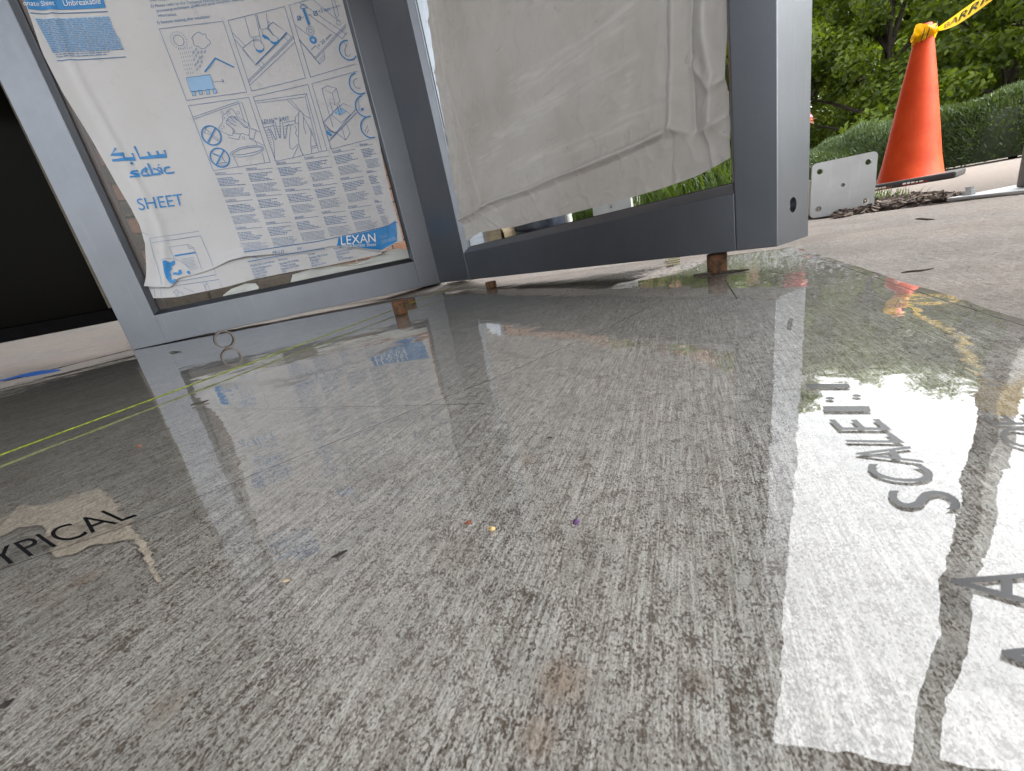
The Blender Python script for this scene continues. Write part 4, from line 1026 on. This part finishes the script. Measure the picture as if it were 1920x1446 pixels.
# ------------------------------------------------------------------ loose posts with base plates
def plate_bm(wd, ht, th, cr_=.012):
    P = []
    for cx_, cz_, a0 in ((wd/2-cr_, ht-cr_, 0), (-wd/2+cr_, ht-cr_, 90), (-wd/2+cr_, cr_, 180), (wd/2-cr_, cr_, 270)):
        for k in range(6):
            a = R(a0+18*k); P.append((cx_+cr_*math.cos(a), cz_+cr_*math.sin(a)))
    b = bmesh.new(); f = [b.verts.new((x, 0, z)) for x, z in P]; k = [b.verts.new((x, th, z)) for x, z in P]; n = len(P)
    b.faces.new(f); b.faces.new(k[::-1])
    for i in range(n): b.faces.new((f[i], k[i], k[(i+1) % n], f[(i+1) % n]))
    bmesh.ops.recalc_face_normals(b, faces=b.faces[:]); return b
def lying_post(pa, pb, height, z, label, length, D=None):
    A, B = pa, pb; c = (A+B)/2; wd = np.linalg.norm(B-A); yaw = math.atan2(B[1]-A[1], B[0]-A[0])
    t = thing("loose_post", label, "post", mat=Matrix.Translation((c[0], c[1], z)) @ Matrix.Rotation(yaw, 4, 'Z'), group="loose posts lying on the ground")
    pl = bmobj("base_plate", plate_bm(wd, height, .010), M_galv, t)
    bpy.context.view_layer.update(); mw = t.matrix_world; cy_ = []
    for x, zz, r_ in ((-.37, .16, .0075), (.37, .16, .0075), (-.37, .84, .0075), (.37, .84, .0075), (0, .52, .005)):
        cy_.append((mw @ Matrix.Translation((x*wd, .005, zz*height)) @ Matrix.Rotation(R(90), 4, 'X'), r_, .03))
    cut_holes(pl, cy_)
    hw = wd*.36
    bmobj("tube", bm_box(-hw, hw, .0105, length, .004, 2*hw, .004), M_white_post, t)
    return t
M_white_post = metal_mat("pale_painted_post", (.62, .62, .60), .45, .1)
A, B = G((1519, 408)), G((1619, 397)); A, B = A[:2], B[:2]
hgt = .148
Bx = A+(B-A); 
dirn = np.array([math.cos(R(-25)), math.sin(R(-25))]); 
lying_post(A, A+dirn*.150, hgt, -.0038, "loose grey post lying away with square drilled base plate on the dry slab", .55)
ga = at_dist((1113, 410), 2.15)[:2]; gb_ = at_dist((1184, 395), 2.12)[:2]
lying_post(ga, gb_, .155, .080, "loose pale post with drilled base plate seen under the brown-grey sheet", .9)

def upright_post():
    g = at_dist((1917, 355), 1.48)[:2]; az = math.atan2(g[0], g[1])
    t = thing("upright_post", "bronze-grey upright post bolted by its base plate to the slab edge", "post", (g[0]+.024, g[1]-.014, -.004))
    bmobj("shaft", bm_box(-.026, .026, -.026, .026, .0085, 2.86, .003), M_post, t)
    bmobj("base_plate", bm_box(-.10, .10, -.10, .10, 0, .008, .002), M_galv, t)
    for sx in (-1, 1):
        for sy in (-1, 1):
            V, Fc = lathe([(.011, .008), (.011, .018), (.007, .018), (.007, .026), (.0005, .026)], 6, True)
            o = obj("anchor_nut", V, Fc, M_galv, t); o.location = (sx*.075, sy*.075, 0)
    return t, g
up_post, up_g = upright_post()

# ------------------------------------------------------------------ cone and barrier tape
n_ = NB("orange_vinyl"); v_ = n_.coord(); a_ = n_.noise(v_, 9, 5, .6); b_ = n_.noise(v_, 60, 4, .6)
c_ = n_.mix(n_.ss(a_, .3, .7), (.44, .036, .006), (.52, .060, .014)); c_ = n_.mix(n_.ss(b_, .62, .75, 0, .35), c_, (.42, .08, .035))
M_orange = n_.done(n_.bsdf(c_, .5, 0, n_.bump(b_, .0008), .2))
CONE_D = 3.62
cg = at_dist((1704, 338), CONE_D)[:2]
cone = thing("traffic_cone", "orange traffic cone with black rubber base and tape knotted round its tip", "traffic cone", (cg[0], cg[1], -.010))
V, Fc = lathe([(.150, .030), (.146, .036), (.128, .12), (.104, .27), (.075, .45), (.043, .63), (.031, .695), (.026, .703), (.020, .690)], 40, False)
V = [(x, y, z*1.12) for x, y, z in V]
obj("body", V, Fc, M_orange, cone, True)
b = bm_box(-.215, .215, -.215, .215, 0, .034, .009, 2); bs = bmobj("base", b, M_black, cone); bs.rotation_euler = (0, 0, R(-52))
for kx in (-.10, .055):
    o = bmobj("base_band", bm_box(-.055, .055, -.0012, .0012, .001, .011), simple("dark_red_band", (.16, .012, .02), .5), bs); o.location = (kx, -.2155, 0)
    for i in range(5):
        d_ = random.uniform(.004, .009); q = bmobj("base_mark", bm_box(-d_, d_, -.0006, .0006, .010, .0155+random.uniform(0, .003)), M_white, bs); q.location = (kx-.042+i*.017, -.2166, 0)
def tape_mat():
    n = NB("yellow_barrier_tape"); v = n.coord(); c = n.mix(n.noise(v, 20), (.72, .45, .004), (.80, .55, .01))
    p = n.bsdf(c, .4, 0, None, .2); tl = n.n("BsdfTranslucent"); n.put(tl.inputs[0], c); mx = n.n("MixShader"); mx.inputs[0].default_value = .5
    n.put(mx.inputs[1], p); n.put(mx.inputs[2], tl.outputs[0]); return n.done(mx.outputs[0])
M_btape = tape_mat()
knot_z = .735-.010
tape = thing("barrier_tape", "yellow barrier tape with black letters stretched from the cone tip to the upright post", "barrier tape", (cg[0], cg[1], knot_z))
def knot():
    V, Fc = [], []; nA, nT = 60, 5
    for wrap in range(3):
        b = len(V)
        for i in range(nA+1):
            a = 2*math.pi*i/nA
            for k in range(nT):
                s = k/(nT-1); zz = -.030+.062*s*(.8+.2*math.sin(a*2+wrap))+.012*math.sin(a+wrap*2.1)+wrap*.010
                r = .038+.006*wrap+.007*math.sin(a*5+wrap+s*4)*.6-.012*s+.006*math.sin(s*3.1)
                V.append((r*math.cos(a), r*math.sin(a), zz))
        for i in range(nA):
            for k in range(nT-1): Fc.append((b+i*nT+k, b+(i+1)*nT+k, b+(i+1)*nT+k+1, b+i*nT+k+1))
    o = obj("knot", V, Fc, M_btape, tape, True)
    # black print showing in the folds
    V, Fc = [], []
    for a0, a1, z0, z1 in ((3.75, 3.95, -.03, .02), (4.1, 4.28, -.028, .018), (4.75, 4.95, .012, .034), (5.4, 5.5, .0, .022)):
        b = len(V)
        for k in range(6):
            t = k/5; a = a0+(a1-a0)*t
            for zz in (z0+(z1-z0)*t-.008, z0+(z1-z0)*t+.012): V.append((.0565*math.cos(a), .0565*math.sin(a), zz))
        for k in range(5): Fc.append((b+2*k, b+2*k+2, b+2*k+3, b+2*k+1))
    obj("knot_print", V, Fc, M_ink, tape)["kind"] = "stuff"
knot()
def ribbon():
    p0 = np.array([.05, -.02, .012]); pe = np.array([up_g[0]+.024-cg[0], up_g[1]-.014-cg[1], float(at_dist((1990, -150), 1.50)[2])-knot_z]); pe2 = pe-np.array([-.03, -.04, 0])*1.0
    N = 70; V, Fc, Tp = [], [], []
    dirh = (pe2-p0); dirh[2] = 0; dirh /= np.linalg.norm(dirh); side = np.array([-dirh[1], dirh[0], 0])
    for i in range(N+1):
        t = i/N; p = p0+(pe2-p0)*t+np.array([0, 0, -.02*math.sin(math.pi*t)])
        wd = .052*(.18+.82*min(1, t/.35)**.7); an = 1.35-.25*t+.5*math.exp(-t*9)
        wv = np.array([0, 0, 1])*math.sin(an)+side*math.cos(an); c = p; Tp.append((c, wv, wd))
        bowl = .006*math.exp(-t*4)
        V += [c-wv*wd/2, c+side*bowl, c+wv*wd/2]
    for i in range(N): Fc += [(3*i, 3*i+3, 3*i+4, 3*i+1), (3*i+1, 3*i+4, 3*i+5, 3*i+2)]
    o = obj("ribbon", V, Fc, M_btape, tape, True)
    def surf(t, s):
        x = t*N; i = min(N-1, int(x)); f = x-i; c = Tp[i][0]*(1-f)+Tp[i+1][0]*f; wv = Tp[i][1]*(1-f)+Tp[i+1][1]*f; wd = Tp[i][2]*(1-f)+Tp[i+1][2]*f
        return c+wv*wd*s
    for k, (s_, t0, t1) in enumerate((("BARRIER", .13, .80),)):
        v, f = text_geo(s_); CAPH = text_geo("H")[0][:, 1].max(); x0, x1 = v[:, 0].min(), v[:, 0].max(); VV = []
        for sgn in (-1, 1):
            for x, y in v:
                VV.append(surf(t0+(t1-t0)*(x-x0)/(x1-x0), -.27+.54*y/CAPH)+side*.0022*sgn)
        m_ = len(v); obj("lettering", VV, list(f)+[tuple(i+m_ for i in q) for q in f], M_ink, tape)
    # loop round the post
    V, Fc = [], []
    c = pe
    for i in range(5):
        a = [(-1, -1), (1, -1), (1, 1), (-1, 1), (-1, -1)][i]
        for zz in (-.03, .03): V.append((c[0]+a[0]*.0272, c[1]+a[1]*.0272, c[2]+zz))
    for i in range(4): Fc.append((2*i, 2*i+2, 2*i+3, 2*i+1))
    obj("loop", V, Fc, M_btape, tape)
ribbon()

# ------------------------------------------------------------------ building: brick wall, dark door, canopy
WALL_P = np.array([-1.5, 2.02]); WALL_YAW = R(27.5)
bld = thing("building", "red-brown brick building with dark glazed door and flat canopy", "building", mat=Matrix.Translation((WALL_P[0], WALL_P[1], .078)) @ Matrix.Rotation(WALL_YAW, 4, 'Z'))
X0, X1, DOOR_X = -6.0, 4.6, .0       # local x along the wall
bmobj("wall", bm_box(DOOR_X, X1, .012, .25, 0, 3.4), M_mortar, bld)
BL, BH, MJ, BD = .203, .057, .010, .012
me_b = bpy.data.meshes.new("brick"); bb_ = bm_box(0, BL-MJ, 0, .03, 0, BH, .0025, 1); bb_.to_mesh(me_b); bb_.free(); me_b.materials.append(M_brick)
wall_o = bpy.data.objects["wall"]
SHADE_X = .62  # from the door to here the wall colour carries painted shade
bmobj("shaded_wall_end", bm_box(DOOR_X+.001, SHADE_X, .010, .02, .001, 3.39), M_mortar_shaded, wall_o)
me_d = me_b.copy(); me_d.materials.clear(); me_d.materials.append(M_brick_shaded)
stuffV, stuffF = [], []
cube = [(x, y, z) for z in (0, BH) for y in (0, .03) for x in (0, BL-MJ)]
inv_b = np.array(bld.matrix_world.inverted()); bpy.context.view_layer.update(); inv_b = np.array(bld.matrix_world.inverted())
vis = []
for row in range(50):
    off = (row % 2)*BL/2; x = DOOR_X+.002-off
    while x < X1:
        x0 = max(x, DOOR_X+.002); x1 = min(x+BL-MJ, X1)
        if x1-x0 > .03:
            full = (x1-x0) > BL-MJ-.002
            # individual bricks where gaps in the masking let the wall show
            near = (row < 14 and (x0 < .45 or (.75 < x0 < 1.35))) or (row < 3 and x0 < 1.6)
            if full and near and len(vis) < 200:
                o = bpy.data.objects.new("brick", me_d if x0 < SHADE_X-.05 else me_b); COL.objects.link(o); o.parent = wall_o; o.location = (x0, random.uniform(-.0015, .0015), row*(BH+MJ)+.004); vis.append(o)
            else:
                b = len(stuffV)
                for cx_, cy_, cz_ in cube: stuffV.append((x0 if cx_ == 0 else x1, cy_, row*(BH+MJ)+.004+cz_))
                for f in ((0, 2, 3, 1), (4, 5, 7, 6), (0, 1, 5, 4), (2, 6, 7, 3), (0, 4, 6, 2), (1, 3, 7, 5)): stuffF.append(tuple(b+i for i in f))
        x += BL
tag(obj("bricks", stuffV, stuffF, M_brick, wall_o), kind="stuff")
# dark storefront beside the brick
door = bmobj("door", bm_box(X0, DOOR_X-.004, .09, .13, .0, 2.9), M_doorframe, bld)
for a0, a1 in ((-.16, 0), (-1.75, -1.60), (-3.4, -3.25), (-6, -5.9)):
    bmobj("door_frame", bm_box(DOOR_X+a0+.0, min(DOOR_X-.005, DOOR_X+a1), .045, .089, .055, 2.9, .003), M_doorframe, door)
bmobj("glazing_strip", bm_box(DOOR_X-.176, DOOR_X-.166, .0425, .0445, .06, 2.85), simple("bronze_strip", (.06, .052, .038), .4, .5), door)
bmobj("threshold", bm_box(X0, DOOR_X-.005, .04, .089, 0, .054, .004), M_doorframe, door)
for a0, a1 in ((-1.59, -.17), (-3.24, -1.76), (-5.89, -3.41)):
    bmobj("pane", bm_box(DOOR_X+a0, DOOR_X+a1, .070, .076, .058, 2.85), M_doorglass, door)
# canopy overhead: its edge is what cuts off the sky in the wet sheet
ca, cb = np.array([1.164, 1.609]), np.array([1.620, 1.457]); cd_ = (cb-ca)/np.linalg.norm(cb-ca)
inv3 = lambda p: (inv_b @ np.array([p[0], p[1], 2.95, 1]))[:3]
cpts = [ca-cd_*1.4+np.array([-.1, 1.2]), ca-cd_*.9, cb+cd_*2.6, cb+cd_*2.6+np.array([-2.2, -6.0]), np.array([-.6, -4.6]), np.array([-3.0, -1.3]), np.array([-5.8, .4])]
lo_ = [inv3(p) for p in cpts]; nC = len(lo_)
V = [tuple(p) for p in lo_]+[(p[0], p[1], p[2]+.25) for p in lo_]
Fc = [tuple(range(nC)), tuple(range(nC, 2*nC))[::-1]]+[(i, nC+i, nC+(i+1) % nC, (i+1) % nC) for i in range(nC)]
obj("canopy", V, Fc, M_soffit, bld)

# pier added out of view behind the camera to darken the frames' reflections
pc = inv_b @ np.array([1.05, -2.3, 0, 1])
V = [(pc[0]+x*.75, pc[1]+y*.45, z) for z in (-.08, 2.86) for x, y in ((-1, -1), (1, -1), (1, 1), (-1, 1))]
obj("light_blocker", V, [(0, 3, 2, 1), (4, 5, 6, 7), (0, 1, 5, 4), (1, 2, 6, 5), (2, 3, 7, 6), (3, 0, 4, 7)], M_brick, bld)

# ------------------------------------------------------------------ things standing on the landing behind the frames
def clothbundle():
    V, Fc = [], []; nu, nv = 40, 22
    for j in range(nv+1):
        for i in range(nu):
            a = 2*math.pi*i/nu; ph = math.pi*(j/nv-.5); x = .105*math.copysign(abs(math.cos(ph))**.7, math.cos(ph))*math.copysign(abs(math.cos(a))**.8, math.cos(a)); y = .09*math.cos(ph)*math.sin(a); z = .055*(math.copysign(abs(math.sin(ph))**.8, math.sin(ph)))
            k = 1+.10*mnoise.noise(Vector((x*22, y*22, z*30)))+.05*mnoise.noise(Vector((x*60, y*60, z*60+5)))
            V.append((x*k, y*k, .05+z*k))
    for j in range(nv):
        for i in range(nu): Fc.append((j*nu+i, j*nu+(i+1) % nu, (j+1)*nu+(i+1) % nu, (j+1)*nu+i))
    g = at_dist((1008, 425), 1.78); o = obj("cloth_bundle", V, Fc, M_cloth, None, True); o.location = (g[0], g[1], .080); o.rotation_euler = (0, 0, R(-8))
    tag(o, "crumpled navy cloth bundle lying behind the brown-grey masked pane", "cloth")
    g = at_dist((884, 450), 1.75); o2 = obj("cloth_bundle", [(x*.45, y*.6, z*.7) for x, y, z in V], Fc, M_cloth, None, True); o2.location = (g[0], g[1], .080)
    tag(o2, "small dark navy cloth heap beside the holed tan block", "cloth")
clothbundle()
def tanblock():
    g = at_dist((915, 445), 1.70); t = bmobj("drilled_block", bm_box(-.050, .050, 0, .05, 0, .115, .002), M_tan); t.location = (g[0], g[1], .080)
    bpy.context.view_layer.update()
    cut_holes(t, [(Matrix.Translation((g[0]+.002, g[1], .165)) @ Matrix.Rotation(R(90), 4, 'X'), .020, .16)])
    tag(t, "upright tan block with a dark round hole behind the masked pane", "block")
    g = at_dist((955, 440), 1.74); V, Fc = tube([(0, 0, .033), (.10, .03, .033)], .033, 24)
    o = obj("tan_roll", V, Fc, M_tan, None, True); o.location = (g[0]-.03, g[1], .080); tag(o, "tan cylindrical roll between the holed block and navy cloth", "roll")
    g = at_dist((1053, 415), 1.80); o = bmobj("grey_bar", bm_box(-.011, .011, 0, .02, 0, .17, .001), M_galv); o.location = (g[0], g[1], .080); tag(o, "short grey metal bar standing beside the navy cloth", "bar")
    g = at_dist((1065, 412), 1.86)
    V, Fc = lathe([(.017, 0)]+[(.017+.0015*(i % 2), .006+.010*i) for i in range(14)]+[(.017, .15)], 24); o = obj("ribbed_pipe", V, Fc, M_white_post, None, True); o.location = (g[0], g[1], .080); tag(o, "short white ribbed pipe beside the grey bar", "pipe")
tanblock()

# ------------------------------------------------------------------ plants
def blades(name, pts, hmin, hmax, wd, mat, bend=.5):
    V, Fc, T = [], [], []
    for (x, y, z) in pts:
        h = random.uniform(hmin, hmax); a = random.uniform(0, 6.28); be = random.uniform(.1, bend)*h; w_ = wd*random.uniform(.6, 1.2); b = len(V); ca_, sa_ = math.cos(a), math.sin(a); tn = random.random()
        for k, (t, ww) in enumerate(((0, 1), (.45, .8), (.8, .5), (1, .05))):
            cx_, cy_, cz_ = x+ca_*be*t*t, y+sa_*be*t*t, z+h*t*(1-.25*t*be/h)
            V += [(cx_-sa_*w_*ww, cy_+ca_*w_*ww, cz_), (cx_+sa_*w_*ww, cy_-ca_*w_*ww, cz_)]
        for k in range(3): Fc.append((b+2*k, b+2*k+1, b+2*k+3, b+2*k+2)); T.append(tn)
    o = obj(name, V, Fc, mat); set_tint(o, T); return o
gp = []
for k in range(5200):
    az = R(random.uniform(6, 33)); D = random.uniform(2.35, 3.9); gp.append((D*math.sin(az), D*math.cos(az), .078))
tag(blades("grass", gp, .10, .30, .004, M_grass, .9), "long green grass growing on the landing behind the frames", "grass", kind="stuff")
gp = []
for k in range(260):
    p = G((random.uniform(1612, 1680), random.uniform(366, 376))); gp.append((p[0]+random.gauss(0, .03), p[1]+random.gauss(0, .03), -.008))
tag(blades("weeds", gp, .015, .05, .0015, M_grass, 1.2), "sparse yellow-green weeds in the mulch by the cone's base", "weeds", kind="stuff")

def leaf_cloud(n, centers, size, mat, flat=.0, up_bias=.3):
    """leaves spread through lumpy clusters; outer leaves brighter"""
    C = np.array([c[:3] for c in centers]); Rr = np.array([c[3] for c in centers]); pr_ = Rr**2; pr_ = pr_/pr_.sum()
    idx = rng.choice(len(C), n, p=pr_); d = rng.normal(size=(n, 3)); d /= np.linalg.norm(d, axis=1)[:, None]
    rad = rng.random(n)**.45; P = C[idx]+d*(rad*Rr[idx])[:, None]*np.array([1, 1, .8])
    nrm = d*.8+rng.normal(size=(n, 3))*.6+np.array([0, 0, up_bias]); nrm /= np.linalg.norm(nrm, axis=1)[:, None]
    t = np.cross(nrm, rng.normal(size=(n, 3))); t /= np.linalg.norm(t, axis=1)[:, None]; b = np.cross(nrm, t)
    s = size*(.6+.8*rng.random(n))[:, None]
    V = np.stack([P-t*s, P-b*s*.55+t*s*.1+nrm*s*.12, P+t*s, P+b*s*.55+t*s*.1+nrm*s*.12], axis=1).reshape(-1, 3)
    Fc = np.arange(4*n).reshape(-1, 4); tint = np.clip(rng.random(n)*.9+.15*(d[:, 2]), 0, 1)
    return V, Fc, tint
def tree(x, y, h, spread, label, seed, n=26000, ls=.046):
    rr = random.Random(seed); t = thing("maple_tree", label, "tree", (x, y, -.05))
    V, Fc = tube([(0, 0, 0), (.05, .03, h*.3), (-.04, .06, h*.55), (.05, 0, h*.8)], [.11, .085, .06, .02], 10); tr = obj("trunk", V, Fc, M_bark, t, True)
    cents = []
    for k in range(46):
        a = rr.uniform(0, 6.28); zz = h*(.10+.86*rr.random()); r = spread*(1-.45*abs(zz/h-.45))*rr.uniform(.25, 1); cx_, cy_ = r*math.cos(a), r*math.sin(a); cents.append((cx_, cy_, zz, rr.uniform(.28, .62)*spread*.42))
        if k % 3 == 0:
            V, Fc = tube([(0, 0, zz*.55), (cx_*.5, cy_*.5, zz*.82), (cx_*.9, cy_*.9, zz)], [.035, .022, .008], 6); obj("limb", V, Fc, M_bark, tr, True)
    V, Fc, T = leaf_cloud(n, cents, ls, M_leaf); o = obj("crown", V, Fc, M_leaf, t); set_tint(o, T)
def pol(az, D): return D*math.sin(R(az)), D*math.cos(R(az))
tree(*pol(34.5, 11.5), 4.2, 1.9, "dense green tree standing behind the cone, lightest leaves beside the silver frame", 1)
tree(*pol(42, 10.6), 4.0, 2.1, "broad green tree straight behind the traffic cone", 2)
tree(*pol(49.5, 10.8), 3.6, 2.2, "green tree behind the barrier tape above the tall juniper hedge", 3)
tree(*pol(57, 11.5), 3.6, 2.2, "green tree beyond the upright bronze-grey post", 4, 9000)
tree(*pol(38, 15.5), 5.0, 3.0, "darker tree filling the back between the nearer trees", 5, 16000, .11)
tree(*pol(46.5, 15.5), 4.6, 3.0, "tall back tree rising behind the tree at the tape", 6, 16000, .11)
tree(*pol(54, 16), 4.6, 3.0, "far tree at the back beyond the upright bronze-grey post", 8, 12000, .11)

def hedge():
    path = np.array([(6.3, 2.9), (5.3, 3.35), (4.75, 4.0), (4.55, 4.9), (4.7, 6.0), (5.0, 7.4), (5.3, 8.8)]); t = thing("juniper_hedge", "low clipped juniper hedge curving along the pale walkway", "hedge", (path[2][0], path[2][1], -.02))
    o0 = np.array([path[2][0], path[2][1], 0]); n = 100000; V = np.zeros((n, 3, 3)); tint = np.zeros(n)
    seg = np.linalg.norm(np.diff(path, axis=0), axis=1); cum = np.r_[0, np.cumsum(seg)]
    u = rng.random(n)**1.25*cum[-1]; px_ = np.interp(u, cum, path[:, 0]); py_ = np.interp(u, cum, path[:, 1])
    dx = np.interp(u+.05, cum, path[:, 0])-px_; dy = np.interp(u+.05, cum, path[:, 1])-py_; l = np.hypot(dx, dy)+1e-9; nx, ny = -dy/l, dx/l
    a = rng.uniform(0, math.pi, n); rad = (.75+.25*rng.random(n)**.5)
    lump = np.array([mnoise.noise(Vector((p*2.3, q*2.3, r_*1.5))) for p, q, r_ in zip(px_, py_, a)])
    wv = .42*(1+.35*lump); hv = .56*(1+.22*lump)
    off = np.cos(a)*wv*rad; zz = np.sin(a)**.75*hv*rad+.02
    P = np.c_[px_+nx*off, py_+ny*off, zz]-o0
    d = np.c_[nx*np.cos(a), ny*np.cos(a), np.sin(a)+.5]+rng.normal(size=(n, 3))*.45; d /= np.linalg.norm(d, axis=1)[:, None]
    s = np.cross(d, rng.normal(size=(n, 3))); s /= np.linalg.norm(s, axis=1)[:, None]
    L_ = (.022+.03*rng.random(n))[:, None]; wd = .0075
    V[:, 0] = P-s*wd; V[:, 1] = P+s*wd; V[:, 2] = P+d*L_
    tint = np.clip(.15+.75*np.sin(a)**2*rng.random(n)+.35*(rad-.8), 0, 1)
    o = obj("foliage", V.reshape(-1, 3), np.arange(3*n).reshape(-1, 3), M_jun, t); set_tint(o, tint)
    for k in range(9):
        q = cum[-1]*(k+.5)/9; x, y = np.interp(q, cum, path[:, 0]), np.interp(q, cum, path[:, 1]); V2, F2 = tube([(x-o0[0], y-o0[1], 0), (x-o0[0]+.05, y-o0[1], .25), (x-o0[0]+.1, y-o0[1]+.05, .42)], [.03, .02, .01], 7); obj("stem", V2, F2, M_bark, t, True)
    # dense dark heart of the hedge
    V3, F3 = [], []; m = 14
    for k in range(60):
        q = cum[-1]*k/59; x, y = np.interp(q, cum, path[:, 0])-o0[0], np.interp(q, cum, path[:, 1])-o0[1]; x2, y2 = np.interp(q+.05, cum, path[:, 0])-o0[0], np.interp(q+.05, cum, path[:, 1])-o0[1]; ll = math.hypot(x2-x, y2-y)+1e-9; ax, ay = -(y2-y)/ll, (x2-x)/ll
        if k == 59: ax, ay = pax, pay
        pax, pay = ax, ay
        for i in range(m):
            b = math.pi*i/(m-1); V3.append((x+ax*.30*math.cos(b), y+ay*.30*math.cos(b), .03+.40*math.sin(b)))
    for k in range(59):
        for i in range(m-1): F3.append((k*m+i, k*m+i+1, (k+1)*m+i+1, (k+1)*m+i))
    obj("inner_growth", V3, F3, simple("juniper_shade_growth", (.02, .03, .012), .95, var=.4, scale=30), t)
hedge()
for k_, (az_, d_) in enumerate(((67, 10.5), (79, 10))):  # unseen trees added to dim the reflection on the right end stile
    tree(*pol(az_, d_), 3.9, 2.4, ("nearer", "farther")[k_]+" tree added out of view past the upright bronze-grey post to dim reflections", 20+k_, 5000, .11)

def shrub():
    x, y = pol(24, 2.95); t = thing("flowering_shrub", "green shrub with pink blossoms growing behind the brown-grey masked pane", "shrub", (x, y, .078)); rr = random.Random(5)
    cents = [(rr.uniform(-.45, .45), rr.uniform(-.2, .25), rr.uniform(.22, .75), rr.uniform(.12, .2)) for _ in range(16)]
    V, Fc, T = leaf_cloud(2600, cents, .045, M_leaf); o = obj("crown", V, Fc, M_leaf, t); set_tint(o, T)
    fl_ = [(rr.uniform(-.5, .5), rr.uniform(-.35, -.1), rr.uniform(.3, .75), .055) for _ in range(14)]
    V, Fc, T = leaf_cloud(1400, fl_, .022, M_petal); o = obj("blossoms", V, Fc, M_petal, t); set_tint(o, T); o["kind"] = "stuff"
    for k in range(4):
        V, Fc = tube([(0, 0, 0), (rr.uniform(-.2, .2), rr.uniform(-.1, .1), .5)], [.012, .006], 6); obj("stem", V, Fc, M_bark, t, True)
shrub()
